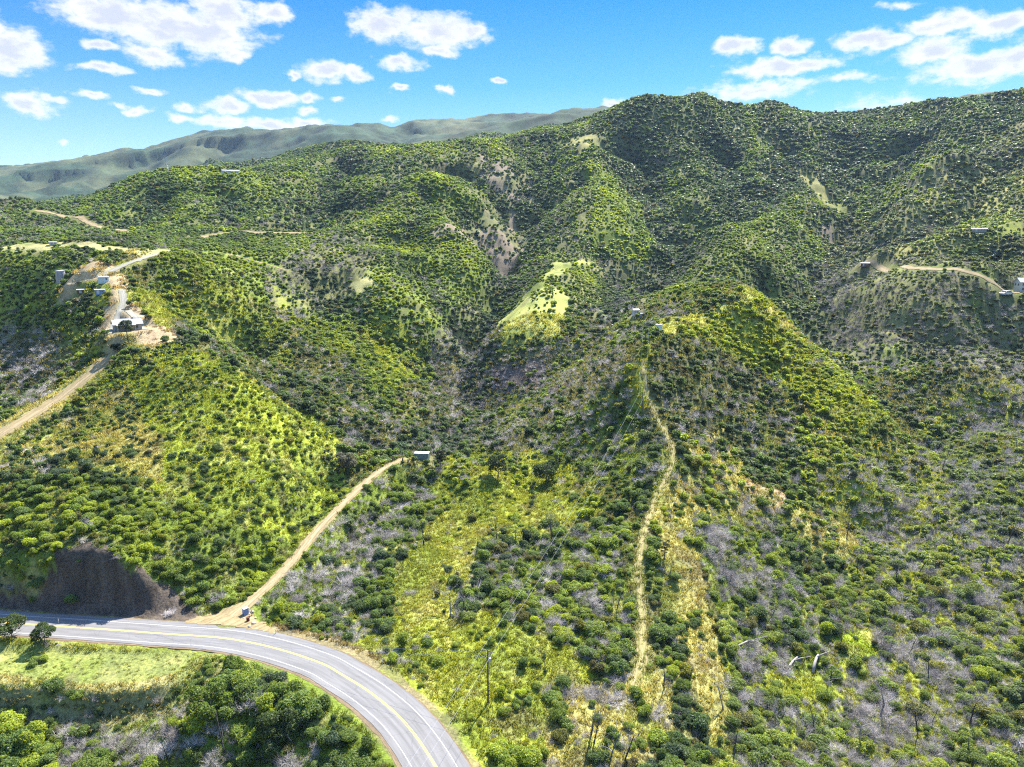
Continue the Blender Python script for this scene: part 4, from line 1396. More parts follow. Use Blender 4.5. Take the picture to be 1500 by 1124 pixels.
# grass tufts on the open ground near by
gx_, gy_, gc_ = candidates(78, 430, lambda r: max(.8, .0050 * r), math.radians(43), rng)
cov, _, lm, _, _, gcol = survey(gx_, gy_)
_keep_lines = LINES
LINES = [q for q in _keep_lines if q[2] != 'path'] + [(q[0], .35, q[2]) for q in _keep_lines if q[2] == 'path']
kp = (rng.random(len(gx_)) < np.where(cov <= .01, .3, .8)) & free_ground(gx_, gy_, np.full(len(gx_), .2)) & ~bank_mask(gx_, gy_)
gx_, gy_, gc_, gcol = gx_[kp], gy_[kp], gc_[kp], gcol[kp]
soil = (gcol[:, 1] < gcol[:, 0] * .80) & (rng.random(len(gx_)) < .8)
gx_, gy_, gc_, gcol = gx_[~soil], gy_[~soil], gc_[~soil], gcol[~soil]
LINES = _keep_lines
sz = gc_ * rng.uniform(.9, 1.9, len(gx_)) * np.where(cov[kp][~soil] <= .01, .6, 1)
instancer('grass', 'short green and straw coloured grass between the shrubs', 'grass', np.stack([gx_, gy_, H(gx_, gy_) - .03], 1), TUFTS,
          dict(form=('INT', rng.integers(0, 4, len(gx_))), turn=('FLOAT_VECTOR', np.c_[np.zeros((len(gx_), 2)), rng.uniform(0, 6.28, len(gx_))]),
               size=('FLOAT_VECTOR', np.stack([sz, sz, sz * rng.uniform(.35, .9, len(gx_))], 1)), tint=('FLOAT_COLOR', gcol * rng.uniform(.8, 1.25, (len(gx_), 1)))))
print('plants', n1, n2, len(gx_), [len(v) for v in IND.values()])

# ------------------------------------------------------------------ the plants that show one by one
LIST = {'shrub': [], 'dead shrub': [], 'dead tree': []}
for nm, forms, name, cat, grp in (('green', NEAR, 'shrub', 'shrub', 'green shrubs near the road and path'), ('grey', TWIG_NEAR, 'dead_shrub', 'dead shrub', 'grey dead shrubs near the road and path')):
    protos = [bpy.data.objects.new(name, f) for f in forms]
    for n_, i in enumerate(IND[nm]):
        o = protos[n_] if n_ < len(protos) else protos[n_ % len(protos)].copy()
        COL.objects.link(o)
        o.location = (cx[i], cy[i], cz[i] - dia[i] * .04)
        o.rotation_euler = (0, 0, yaw[i])
        o.scale = (wid[i], wid[i], dia[i] * hgt[i])
        o['tint'] = [float(q) for q in tint[i]]
        tag(o, None, cat, grp)
        LIST[cat].append((o, i))

# burnt standing trees: first the ones that stand out, then more through the grey brush
SNAG_PX = [(621, 800, 62), (660, 905, 50), (681, 900, 60), (728, 792, 48), (752, 800, 44), (779, 745, 34), (700, 860, 40), (867, 1075, 72), (893, 1120, 84), (915, 1118, 70), (973, 1010, 40), (870, 1090, 52), (1208, 1020, 34), (1218, 1000, 26),
           (1235, 955, 44), (1100, 945, 34), (1240, 790, 40), (1255, 845, 42), (1190, 735, 30), (1300, 770, 46), (1310, 860, 44), (1340, 700, 30), (1380, 690, 36), (1440, 840, 42), (1475, 800, 40), (1400, 905, 36), (1290, 1050, 52), (1345, 1075, 56), (1262, 1100, 60),
           (1420, 1060, 50), (1490, 1010, 44), (1190, 870, 34), (1150, 690, 26), (1085, 735, 24), (1122, 760, 28), (1060, 1040, 48), (1075, 1110, 46), (1195, 1080, 44), (1330, 960, 40), (1360, 1000, 40), (850, 905, 40), (905, 890, 44), (885, 935, 30), (800, 985, 34), (1225, 680, 26),
           (945, 640, 26), (330, 1110, 60), (250, 1118, 44), (400, 1122, 40), (1010, 1000, 34), (990, 955, 30), (1455, 930, 38), (1395, 800, 34), (1345, 840, 36), (1290, 905, 34)]
sn_protos = [bpy.data.objects.new('burnt_tree', f) for f in SNAGS]
cand = np.where(isg & seen & (cr > 120) & (cr < 430) & (pu > 620))[0]
rng.shuffle(cand)
spots = [(hit(u, v), hp) for u, v, hp in SNAG_PX] + [(np.array([cx[i] + .6, cy[i], cz[i]]), None) for i in cand[:125]]
for n_, (p, hp) in enumerate(spots):
    o = sn_protos[n_] if n_ < len(sn_protos) else sn_protos[n_ % len(sn_protos)].copy()
    COL.objects.link(o)
    o.location = p
    rr = math.hypot(p[0], p[1])
    dist = math.hypot(rr, CAM_Z - p[2])
    hm = float(rng.uniform(4, 7.5)) if hp is None else float(np.clip(hp * dist / F / max(.6, rr / dist), 3.2, 11))
    k = hm / 7
    o.scale = (k * rng.uniform(.8, 1.2), k * rng.uniform(.8, 1.2), k)
    o.rotation_euler = (rng.normal(0, .07), rng.normal(0, .07), rng.uniform(0, 6.28))
    g = float(rng.choice([.03, .045, .07, .16])) if hp is not None else float(rng.choice([.05, .12, .22]))
    o['tint'] = [g, g * .95, g * .96]
    tag(o, None, 'dead tree', 'burnt standing trees through the brush')
    LIST['dead tree'].append((o, g))


# ------------------------------------------------------------------ things people put here
def mpp(p):                                   # metres per frame pixel at a point
    return math.sqrt(p[0] ** 2 + p[1] ** 2 + (CAM_Z - p[2]) ** 2) / F


def facing(p):                                # turn that shows a thing's -y side to the lens position
    return math.atan2(p[0], -p[1]) + math.pi if False else -math.atan2(p[0], p[1])


M['wood'] = simple('weathered_pole_wood', (.085, .068, .055), .9, .2, noise=.35, scale=4)
M['metal'] = simple('galvanised_metal', (.42, .43, .45), .45, .5, metal=.6, noise=.12, scale=2)
M['tanksteel'] = simple('tank_steel', (.34, .32, .36), .55, .4, metal=.3, noise=.18, scale=1.5)
M['porcelain'] = simple('insulator_glaze', (.55, .55, .58), .3, .5)
M['wire'] = simple('aluminium_wire', (.4, .4, .4), .4, .5, metal=.3)
M['wallwhite'] = simple('white_siding', (.48, .47, .45), .8, .3, noise=.08, scale=1.2)
M['wallgrey'] = simple('grey_siding', (.30, .28, .27), .85, .3, noise=.15, scale=1.2)
M['roofpale'] = simple('pale_metal_roof', (.26, .26, .28), .5, .4, noise=.1, scale=.8)
M['roofgrey'] = simple('grey_shingle_roof', (.34, .34, .37), .8, .3, noise=.18, scale=2)
M['glass'] = simple('dark_window_glass', (.03, .035, .04), .1, .6)
M['trim'] = simple('white_trim', (.5, .5, .49), .7, .3)
M['bluepaint'] = simple('blue_painted_steel', (.16, .24, .42), .6, .4, noise=.15, scale=1.5)
M['palblue'] = simple('pale_blue_steel', (.44, .56, .62), .6, .4, noise=.1, scale=1.5)
M['greensteel'] = simple('grey_green_steel', (.14, .19, .18), .65, .4, noise=.2, scale=1.2)
M['brownwood'] = simple('brown_boards', (.14, .085, .055), .9, .2, noise=.3, scale=2)
M['rust'] = simple('dark_red_paint', (.12, .02, .018), .7, .3, noise=.3, scale=3)
M['rock'] = simple('sandy_rock', (.36, .30, .23), .95, .2, noise=.3, scale=2)
M['rubber'] = simple('tyre_rubber', (.02, .02, .02), .9, .2)
M['carwhite'] = simple('white_car_paint', (.55, .55, .56), .35, .5)
M['cardark'] = simple('dark_car_paint', (.06, .05, .05), .35, .5)
M['bleached'] = simple('bleached_wood', (.26, .235, .21), .9, .2, noise=.25, scale=2)

# ---- utility poles and wires
POLES = []


def top_height(p, v_top):
    zs = np.linspace(p[2] + 2, p[2] + 40, 800)
    _, vv = pix(np.stack([np.full(800, p[0]), np.full(800, p[1]), zs], 1))
    return float(zs[np.argmin(np.abs(vv - v_top))] - p[2])


def pole(label, p, h, turn, arms, transformer=False):
    t = thing('utility_pole', label, 'utility pole', p, turn, 'wooden poles of the power line')
    MB().tube([(0, 0, -.5), (0, 0, h * .5), (0, 0, h)], [.17, .145, .115], 10).build('post', M['wood'], t, True)
    ends = []
    for z, half, rz in arms:
        c, s_ = math.cos(rz), math.sin(rz)
        a = MB().box((.16 * -s_, .16 * c, h - z), (half * 2, .1, .13), rz).build('crossarm', M['wood'], t)
        m = MB()
        for k in (-1, 1):
            m.tube([(0, 0, h - z - .75), (k * half * .55 * c, k * half * .55 * s_, h - z - .06)], .022, 5)
        m.build('brace', M['metal'], a)
        for k in (-1, -.35, 1):
            x = k * (half - .12)
            MB().lathe([(.03, 0), (.07, .04), (.05, .1), (.075, .14), (.04, .24)], 8, (x * c, x * s_, h - z + .065)).build('insulator', M['porcelain'], a)
            ends.append((x * c, x * s_, h - z + .3))
    if transformer:
        b = MB().lathe([(.1, 0), (.24, .03), (.26, .1), (.26, .78), (.22, .86), (.06, .9)], 14, (.42, -.05, h - 2.4)).build('transformer', M['metal'], t, True)
        MB().lathe([(.04, 0), (.06, .08), (.03, .22)], 8, (.42, -.05, h - 1.5)).build('bushing', M['porcelain'], b)
    ca, sa = math.cos(turn), math.sin(turn)
    POLES.append([np.array([p[0] + x * ca - y * sa, p[1] + x * sa + y * ca, p[2] + z]) for x, y, z in ends])
    return t


P1 = hit(715, 1031)
P2 = hit(940, 617)
P3 = hit(945, 511)
P4 = hit(1076, 398)
h1, h2, h3 = [min(15, max(7.5, top_height(p, v))) for p, v in ((P1, 952), (P2, 576), (P3, 474))]
d12 = math.atan2(P2[1] - P1[1], P2[0] - P1[0]) - math.pi / 2
pole('tall wooden power pole with two crossarms on the grass beside the road bend', P1, h1, d12, [(.35, 1.25, 0), (1.15, 1.15, 1.25)], True)
pole('wooden power pole beside the ridge path, between the other two poles', P2, h2, d12, [(.3, 1.2, 0)])
pole('wooden power pole on the ridge just below the small white tank', P3, h3, d12 - .25, [(.3, 1.3, 0)])
pole('short distant power pole on the far slope above the ridge knob', P4, 9.5, -.6, [(.3, 1.2, 0)])


def wire(a, b, sag, label):
    n = 24
    pts_ = []
    for k in range(n + 1):
        t = k / n
        q = a * (1 - t) + b * t
        pts_.append((q[0], q[1], q[2] - sag * 4 * t * (1 - t)))
    o = MB().tube(pts_, .017, 4).build('power_wire', M['wire'])
    tag(o, label, 'wire', 'wires of the power line')


OFF = at_y(470, 1300, 68)
LEFT = at_y(-260, 872, 165)
side_ = ['left', 'right']
for k, (i, nm) in enumerate(((0, 'left'), (2, 'right'))):
    wire(POLES[0][i], POLES[1][i], 2.2, f'{nm} of the two wires climbing from the road pole to the ridge')
    wire(POLES[1][i], POLES[2][i], .8, f'{nm} of the two wires between the two ridge poles')
    wire(POLES[2][i], POLES[3][i], 3.5, f'{nm} of the two wires going from the upper ridge pole towards the far slope')
    wire(POLES[0][i], OFF + np.array([k * 2.0, 0, 0]), 1.0, f'{nm} of the two wires crossing the paved road towards the lower edge')
    wire(POLES[0][3 + i], LEFT + np.array([0, k * 2.2, -k * .6]), 3.0, f'{"upper" if k == 0 else "lower"} of the two wires running level to the left of the road pole')


# ---- buildings
def window(parent, x, y, z, w, h, rz=0):
    f = MB().box((x, y, z), (w + .16, .08, h + .16), rz).build('window', M['trim'], parent)
    c, s_ = math.cos(rz), math.sin(rz)
    MB().box((x + .045 * s_, y - .045 * c, z), (w, .05, h), rz).build('pane', M['glass'], f)


def gable(m, w, d, h, ov, thick=.14, x0=0, y0=0, z0=0):
    """two roof slopes with the ridge along x"""
    W, D_ = w / 2 + ov, d / 2 + ov
    e = h * ov / (d / 2)
    for k in (-1, 1):
        vs = [(-W, k * D_, -e), (W, k * D_, -e), (W, 0, h), (-W, 0, h)]
        vs = [(x0 + a, y0 + b, z0 + c) for a, b, c in vs]
        up = [(a, b, c + thick) for a, b, c in vs]
        m.poly(vs + up, [(0, 1, 2, 3), (7, 6, 5, 4), (0, 4, 5, 1), (1, 5, 6, 2), (2, 6, 7, 3), (3, 7, 4, 0)])


def gable_walls(m, w, d, hw, hr, x0=0, y0=0):
    W, D_ = w / 2, d / 2
    for sx in (-1, 1):
        m.poly([(x0 + sx * W, y0 - D_, -.6), (x0 + sx * W, y0 + D_, -.6), (x0 + sx * W, y0 + D_, hw), (x0 + sx * W, y0, hw + hr), (x0 + sx * W, y0 - D_, hw)], [(0, 1, 2, 3, 4)])
    for sy in (-1, 1):
        m.poly([(x0 - W, y0 + sy * D_, -.6), (x0 + W, y0 + sy * D_, -.6), (x0 + W, y0 + sy * D_, hw), (x0 - W, y0 + sy * D_, hw)], [(0, 1, 2, 3)])


# hilltop house: long pale roof, dark shaded front, porch on posts
k = mpp(HOUSE_P)
W_, D_, HW = 31 * k, 20 * k, 2.7
hs = thing('house', 'single storey hilltop house with a pale grey roof and dark shaded front', 'house', HOUSE_P, facing(HOUSE_P) + .12)
m = MB(); gable_walls(m, W_, D_, HW, 1.5); wl = m.build('wall', M['wallgrey'], hs)
m = MB(); gable(m, W_, D_, 1.5, .6, z0=HW + .02); rf = m.build('roof', M['roofpale'], hs)
MB().box((W_ * .22, D_ * .12, HW + 1.7), (.7, .7, 1.3)).build('chimney', M['wallgrey'], rf)
for x in (-.36, -.12, .3):
    window(hs, x * W_, -D_ / 2 - .03, 1.55, 1.3, 1.1)
dr = MB().box((.1 * W_, -D_ / 2 - .03, 1.02), (.95, .08, 2.05)).build('door', M['brownwood'], hs)
MB().box((.1 * W_ + .35, -D_ / 2 - .1, 1.05), (.06, .08, .14)).build('handle', M['metal'], dr)
pr = MB().box((-W_ * .1, -D_ / 2 - 1.9, HW - .12), (W_ * .7, 2.6, .12), 0, .07).build('porch_roof', M['roofpale'], hs)
for x in (-.42, -.1, .22):
    MB().box((x * W_, -D_ / 2 - 3.0, HW / 2 - .3), (.14, .14, HW + .35)).build('porch_post', M['trim'], hs)
m = MB(); gable(m, W_ * .5, D_ * .5, 1.1, .5, x0=-.1 * W_, y0=D_ * .66, z0=HW + .3); ag = m.build('back_roof', M['roofpale'], hs)
m = MB(); gable_walls(m, W_ * .5, D_ * .5, HW + .28, 1.1, x0=-.1 * W_, y0=D_ * .66); m.build('back_wall', M['wallgrey'], hs)

# round water tank
k = mpp(TANK_P)
R_, HT = 5.3 * k, 15 * k
wt = thing('water_tank', 'tall round grey steel water tank at the left end of the lane', 'water tank', TANK_P)
prof = [(R_, -.3)]
for q in range(6):
    z = HT * q / 6
    prof += [(R_, z + .03), (R_ + .03, z + .06), (R_, z + .09)]
prof += [(R_, HT)]
MB().lathe(prof, 28).build('shell', M['tanksteel'], wt, False)
MB().lathe([(R_ + .1, HT + .004), (R_ + .1, HT + .08), (R_ * .3, HT + .45), (.1, HT + .5)], 28).build('lid', M['roofpale'], wt)
m = MB()
for x in (-.22, .22):
    m.tube([(x, -R_ - .16, 0), (x, -R_ - .16, HT + .3)], .03, 5)
for q in range(int(HT / .4)):
    m.tube([(-.22, -R_ - .16, .3 + q * .4), (.22, -R_ - .16, .3 + q * .4)], .02, 4)
m.build('ladder', M['metal'], wt)


def shed(name, label, cat, u, v, wpx, hpx, dpx, wall, roof, turn=0, roofh=.14, door=True, win=1, base=None, group=None):
    p = hit(u, v) if base is None else base
    k = mpp(p)
    w, h, d = wpx * k, hpx * k, dpx * k
    t = thing(name, label, cat, p, facing(p) + turn, group)
    hr = h * roofh
    m = MB(); gable_walls(m, w, d, h - hr, hr); m.build('wall', M[wall], t)
    m = MB(); gable(m, w, d, hr, .18 + .02 * w, .08, z0=h - hr + .01); m.build('roof', M[roof], t)
    if door:
        dw, dh = min(1.1, w * .3), min(2.0, (h - hr) * .85)
        dd = MB().box((-w * .18, -d / 2 - .02, dh / 2), (dw, .06, dh)).build('door', M['trim' if wall != 'wallwhite' else 'wallgrey'], t)
        MB().box((-w * .18 + dw * .38, -d / 2 - .07, dh / 2), (.06, .06, .16)).build('handle', M['metal'], dd)
    for q in range(win):
        x = w * (.08 + .34 * (q + .5) / max(win, 1))
        window(t, x, -d / 2 - .02, (h - hr) * .62, min(.9, w * .16), min(.7, h * .25))
    return t


shed('shed', 'small white shed beside the gravel lane near the water tank', 'shed', 152, 414, 10.5, 7.5, 8, 'palblue', 'roofpale', .15)
shed('shed', 'low blue shed on the grass below the white shed', 'shed', 147, 430.5, 11, 5.5, 7, 'bluepaint', 'roofpale', -.1)
shed('shed', 'low brown shed on the grass below the water tank', 'shed', 120, 430, 10, 4.8, 7, 'brownwood', 'roofgrey', .1)
shed('barn', 'long white barn alone on the far green hilltop', 'barn', 338, 257, 21, 6.5, 10, 'wallwhite', 'roofpale', .12, .2, True, 3, SHED_P)
shed('hut', 'small white hut with a porch in the hollow left of the ridge', 'hut', 931, 461, 8, 8, 7, 'wallwhite', 'roofpale', .3)
shed('lean_to', 'low open grey shelter right of the small white hut', 'shelter', 941, 463, 7, 4, 5, 'wallgrey', 'roofgrey', .3, .1, False, 0)
shed('hut', 'tiny pale hut among grey brush left of the gravel yard', 'hut', 899, 480, 5.5, 3.6, 4, 'palblue', 'roofpale', 0, .2, False, 1)
shed('hut', 'low grey hut with a pale roof high on the right slope', 'hut', 1434, 340, 15, 4, 6, 'wallgrey', 'roofpale', 0, .2, True, 2)
shed('hut', 'reddish brown hut at the far left end of the right slope road', 'hut', 1267, 391, 10, 5, 6, 'brownwood', 'roofgrey', 0, .2, True, 1)
shed('hut', 'tiny white hut on the straw coloured crest at the far left', 'hut', 78, 359, 8, 4, 5, 'wallwhite', 'roofpale', 0, .2, True, 1)

# white house at the right edge of the view
k = mpp(RHOUSE_P)
rh = thing('house', 'white two storey house with grey gable roof ending the right slope road', 'house', RHOUSE_P, facing(RHOUSE_P) + .5)
W_, D_, HW = 17 * k, 13 * k, 12 * k
m = MB(); gable_walls(m, W_, D_, HW, 2.2); m.build('wall', M['wallwhite'], rh)
m = MB(); gable(m, W_, D_, 2.2, .6, z0=HW + .02); m.build('roof', M['roofgrey'], rh)
for x in (-.3, 0, .3):
    for z in (.3, .75):
        window(rh, x * W_, -D_ / 2 - .03, HW * z, 1.0, 1.3)
for y in (-.22, .22):
    f = MB().box((-W_ / 2 - .03, y * D_, HW * .72), (.08, 1.05, 1.45)).build('window', M['trim'], rh)
    MB().box((-W_ / 2 - .08, y * D_, HW * .72), (.05, .9, 1.3)).build('pane', M['glass'], f)
dd = MB().box((W_ * .15, -D_ / 2 - .05, 1.02), (1, .06, 2.04)).build('door', M['brownwood'], rh)
MB().box((W_ * .15 + .38, -D_ / 2 - .1, 1.0), (.06, .06, .14)).build('handle', M['metal'], dd)

# small white tank cube on the ridge
k = mpp(WTANK_P)
tw = thing('storage_tank', 'small white cube shaped tank on the ridge right of the upper power pole', 'tank', WTANK_P, facing(WTANK_P) + .2)
m = MB().box((0, 0, 4.4 * k), (8.5 * k, 7.5 * k, 8.6 * k)).bevel(.12); m.build('body', M['palblue'], tw)
MB().box((0, 0, 8.75 * k + .06), (8.9 * k, 7.9 * k, .12)).build('lid', M['trim'], tw)
MB().lathe([(.3, 0), (.3, .12), (.1, .16)], 12, (0, 0, 8.75 * k + .125)).build('hatch', M['metal'], tw)
MB().tube([(2.6 * k, -3.8 * k, .3), (2.6 * k, -3.8 * k - .3, .3), (2.6 * k, -3.8 * k - .3, 0)], .07, 6).build('outlet_pipe', M['metal'], tw)

# steel container at the end of the dirt track
k = mpp(BOX_P)
cw, cd, ch = 21 * k, 10 * k, 9.5 * k
ct = thing('shipping_container', 'grey green steel container with a white roof at the end of the dirt track', 'container', BOX_P, facing(BOX_P) - .22)
m = MB().box((0, 0, ch / 2 + .1), (cw, cd, ch))
for q in range(int(cw / .45)):
    x = -cw / 2 + .3 + q * .45
    m.box((x, -cd / 2 - .02, ch / 2 + .1), (.2, .05, ch - .4))
m.build('shell', M['greensteel'], ct)
MB().box((0, 0, ch + .1 + .035), (cw + .1, cd + .1, .06)).build('roof', M['trim'], ct)
for y in (-.25, .25):
    d_ = MB().box((cw / 2 + .03, y * cd, ch / 2 + .1), (.05, cd * .47, ch - .3)).build('door', M['greensteel'], ct)
    MB().tube([(cw / 2 + .1, y * cd * .6, .3), (cw / 2 + .1, y * cd * .6, ch - .1)], .03, 5).build('lock_bar', M['metal'], d_)
for n_, (u, v, h_) in enumerate(((576, 676, 2.0), (590, 678, 1.7), (598, 680, 1.5), (574, 668, 1.6))):
    p = hit(u, v)
    o = MB().box((0, 0, h_ / 2 - .1), (.5, .45, h_ + .2)).bevel(.06).build('gate_post', M['brownwood'])
    o.location = p
    tag(o, ('thick brown timber post at the left of the container yard', 'shorter brown post nearer the container than the thick one', 'lowest brown post close to the container', 'brown post behind the dirt track by the container yard')[n_], 'post', 'timber posts by the container')

# roadside things on the dirt apron
p = hit(360, 900)
ub = thing('utility_box', 'dark blue metal utility box on the dusty turnout beside the road', 'utility box', p, facing(p) + .5)
m = MB().box((0, 0, .75), (1.15, .95, 1.4)).bevel(.05); m.build('cabinet', M['bluepaint'], ub)
MB().box((0, 0, 1.49), (1.3, 1.1, .09)).build('lid', M['roofpale'], ub)
MB().box((0, 0, -.02), (1.5, 1.25, .14)).build('base', M['rock'], ub)
pd_ = MB().box((0, -.5, .75), (.9, .04, 1.15)).build('door', M['bluepaint'], ub)
MB().box((.33, -.54, .8), (.05, .06, .2)).build('handle', M['metal'], pd_)
p = hit(363.5, 911)
br = thing('barrel', 'dark red barrel standing among rocks beside the blue utility box', 'barrel', p)
MB().lathe([(.33, -.05), (.35, .02), (.35, .3), (.37, .32), (.35, .34), (.35, .62), (.37, .64), (.35, .66), (.35, .95), (.33, 1.0)], 18).build('drum', M['rust'], br, False)
MB().lathe([(.36, .995), (.36, 1.03), (.3, 1.03), (.3, 1.01)], 18).build('rim', M['rust'], br)
p = hit(369, 903)
mb_ = thing('mailbox', 'small dark mailbox on a post behind the red barrel', 'mailbox', p, facing(p))
MB().box((0, 0, .45), (.12, .12, 1.1)).build('post', M['brownwood'], mb_)
m = MB().box((0, 0, 1.16), (.34, .62, .34)).bevel(.07); bx_ = m.build('box', M['cardark'], mb_)
MB().box((0, -.32, 1.14), (.28, .03, .26)).build('door', M['metal'], bx_)
for n_, (u, v, s_) in enumerate(((372, 914, .55), (366, 919, .45), (369, 897, .5), (357, 907, .3), (374, 907, .4))):
    p = hit(u, v)
    o = MB().rock((0, 0, s_ * .3), (s_, s_ * .8, s_ * .6), 40 + n_).build('boulder', M['rock'], None, True)
    o.location = p
    tag(o, ('largest sandy boulder right of the red barrel', 'sandy boulder at the roadside edge of the turnout', 'sandy boulder behind the blue utility box', 'smallest stone in front of the blue utility box', 'sandy boulder under the roadside bushes right of the mailbox')[n_], 'boulder', 'boulders on the turnout')
for n_, (u, v) in enumerate(((404, 929), (86, 914), (560, 972))):
    p = hit(u, v)
    t = thing('delineator_post', ('slim white road marker post right of the dusty turnout', 'slim white road marker post on the far left road edge', 'slim white road marker post on the wide shoulder of the bend')[n_], 'marker post', p, 0, 'white marker posts along the road')
    MB().box((0, 0, .5), (.12, .07, 1.15)).build('post', M['trim'], t)
    MB().box((0, -.04, .92), (.1, .02, .18)).build('reflector', M['rust'], t)


# ---- vehicles
def car(label, u, v, turn, paint, length):
    p = hit(u, v)
    t = thing('parked_car', label, 'car', p, turn, None)
    s_ = length / 4.4
    m = MB()
    prof = [(-2.2, .35), (-2.2, .85), (-1.9, .98), (-1.45, 1.02), (-.95, 1.5), (.75, 1.52), (1.3, 1.02), (2.0, .9), (2.2, .7), (2.2, .35)]
    n = len(prof)
    vs = [(x * s_, -.86 * s_, z * s_) for x, z in prof] + [(x * s_, .86 * s_, z * s_) for x, z in prof]
    m.poly(vs, [tuple(range(n)), tuple(range(2 * n - 1, n - 1, -1))] + [(i, (i + 1) % n, n + (i + 1) % n, n + i) for i in range(n)])
    m.build('body', M[paint], t)
    m = MB()
    for sy in (-1, 1):
        m.poly([(-1.3 * s_, sy * .875 * s_, 1.05 * s_), (1.1 * s_, sy * .875 * s_, 1.05 * s_), (.68 * s_, sy * .875 * s_, 1.44 * s_), (-.9 * s_, sy * .875 * s_, 1.44 * s_)], [(0, 1, 2, 3)])
    m.build('side_window', M['glass'], t)
    m = MB()
    for a, b in (((1.32, 1.04), (.8, 1.5)), ((-1.47, 1.04), (-1.0, 1.49))):
        o = .02 * (1 if a[0] > 0 else -1)
        m.poly([((a[0] + o) * s_, -.76 * s_, (a[1] + .02) * s_), ((a[0] + o) * s_, .76 * s_, (a[1] + .02) * s_), ((b[0] + o) * s_, .7 * s_, (b[1]) * s_), ((b[0] + o) * s_, -.7 * s_, b[1] * s_)], [(0, 1, 2, 3)])
    m.build('windscreen', M['glass'], t)
    for x in (-1.35, 1.38):
        for y in (-.8, .8):
            w_ = MB().tube([(x * s_, (y - .11) * s_, .33 * s_), (x * s_, (y + .11) * s_, .33 * s_)], .34 * s_, 14).build('wheel', M['rubber'], t)
            MB().tube([(x * s_, (y - .125) * s_, .33 * s_), (x * s_, (y + .125) * s_, .33 * s_)], .19 * s_, 10).build('rim', M['metal'], w_)
    return t


car('white car parked beside the white house at the right edge', 1474, 434, .25, 'carwhite', 20 * mpp(hit(1474, 434)) * .8)
car('small dark vehicle parked on bare dirt right of the water tank', 116, 417, .4, 'cardark', 3.2)

# ---- lattice pylon on the far hilltop
p = hit(245, 252)
k = mpp(p)
py = thing('transmission_tower', 'faint lattice pylon standing on the skyline left of the long barn', 'pylon', p, .6)
Ht = 17 * k
for sx in (-1, 1):
    for sy in (-1, 1):
        MB().tube([(sx * 1.5, sy * 1.5, -.5), (sx * .45, sy * .45, Ht * .7), (sx * .2, sy * .2, Ht)], .07, 4).build('leg', M['metal'], py)
m = MB()
for q in range(7):
    z0_, z1_ = Ht * q / 8, Ht * (q + 1) / 8
    r0_, r1_ = np.interp([z0_, z1_], [0, Ht * .7, Ht], [1.5, .45, .2])
    for a, b in (((-1, -1), (1, -1)), ((1, -1), (1, 1)), ((1, 1), (-1, 1)), ((-1, 1), (-1, -1))):
        m.tube([(a[0] * r0_, a[1] * r0_, z0_), (b[0] * r1_, b[1] * r1_, z1_)], .04, 3)
m.build('lattice', M['metal'], py)
for z, hw in ((.72, 3.2), (.84, 2.6), (.95, 2.0)):
    MB().box((0, 0, Ht * z), (hw * 2, .14, .18)).build('crossarm', M['metal'], py)


# ---- trees with a trunk and a crown
def tree(label, u, v, h, cw_, tint_, seed, bare_trunk=.3, lean=.0, name='oak_tree', p=None, n=4600):
    p = hit(u, v) if p is None else p
    r = np.random.default_rng(seed)
    t = thing(name, label, 'tree', p, r.uniform(0, 6))
    m = MB()
    zb = h * bare_trunk
    m.tube([(0, 0, -.4), (lean * zb * .4, .05, zb * .6), (lean * zb, 0, zb), (lean * zb * 1.2, .1, h * .8)], [h * .032, h * .026, h * .022, h * .007], 8)
    for q in range(6):
        a = q * 1.05 + r.uniform(0, .6)
        zz = zb + (h - zb) * r.uniform(.0, .45)
        m.tube([(lean * zb, 0, zz), (lean * zb + math.cos(a) * cw_ * .2, math.sin(a) * cw_ * .2, zz + h * .08), (lean * zb + math.cos(a) * cw_ * .38, math.sin(a) * cw_ * .38, zz + h * .17)], [h * .013, h * .009, h * .004], 6)
    m.build('trunk', M['bark'], t, True)
    nl = 13
    a = r.uniform(0, 6.28, nl)
    q = .34 * np.sqrt(r.random(nl)) * cw_
    zz = zb + (h - zb) * r.uniform(.25, .8, nl)
    rad = r.uniform(.13, .22, nl) * cw_
    lob = np.stack([lean * zb * 1.1 + q * np.cos(a), q * np.sin(a), np.minimum(zz, h - rad * .8), rad], 1)
    P_, d, kk = crown_points(r, lob, n)
    nr = d + .7 * r.normal(size=d.shape)
    nr /= np.linalg.norm(nr, axis=1)[:, None]
    V, f = leaf_quads(r, P_, nr, .024 * cw_)
    tn = r.uniform(.7, 1.4, len(P_)) * (.8 + .4 * r.random(nl))[kk]
    me = np_mesh('crown', V, f, [M['leaf']], tone=np.repeat(tn[:, None] * np.array([1, 1, .9]), 4, 0))
    c = bpy.data.objects.new('crown', me)
    COL.objects.link(c)
    c.parent = t
    c['tint'] = list(tint_)
    return t


kk_ = mpp(hit(187, 497))
tree('dark green oak standing in front of the hilltop house', 187, 498, 27 * kk_, 20 * kk_, (.045, .07, .03), 1, .3)
tree('round dark green tree on the slope edge below the hilltop house', 173, 519, 11 * kk_, 16 * kk_, (.035, .055, .025), 2, .1)
tree('bright green tree left of the hilltop house', 154, 494, 9 * kk_, 12 * kk_, (.10, .17, .02), 3, .1)
tree('dark tree behind the blue shed beside the lane', 160, 439, 10 * kk_, 13 * kk_, (.06, .09, .03), 4, .15)
tree('dark green tree right of the lane above the house', 191, 450, 9 * kk_, 11 * kk_, (.05, .08, .03), 5, .15)
tree('small dark tree right of the gravel lane bend', 217, 470, 8 * kk_, 11 * kk_, (.06, .09, .03), 6, .15)
k1 = mpp(hit(810, 790))
tree('lone slim tree with a bare trunk and small grey green crown in the grassy field', 808, 792, 42 * k1, 21 * k1, (.13, .16, .09), 7, .55, .1, 'slim_tree', n=1300)
k1 = mpp(hit(730, 695))
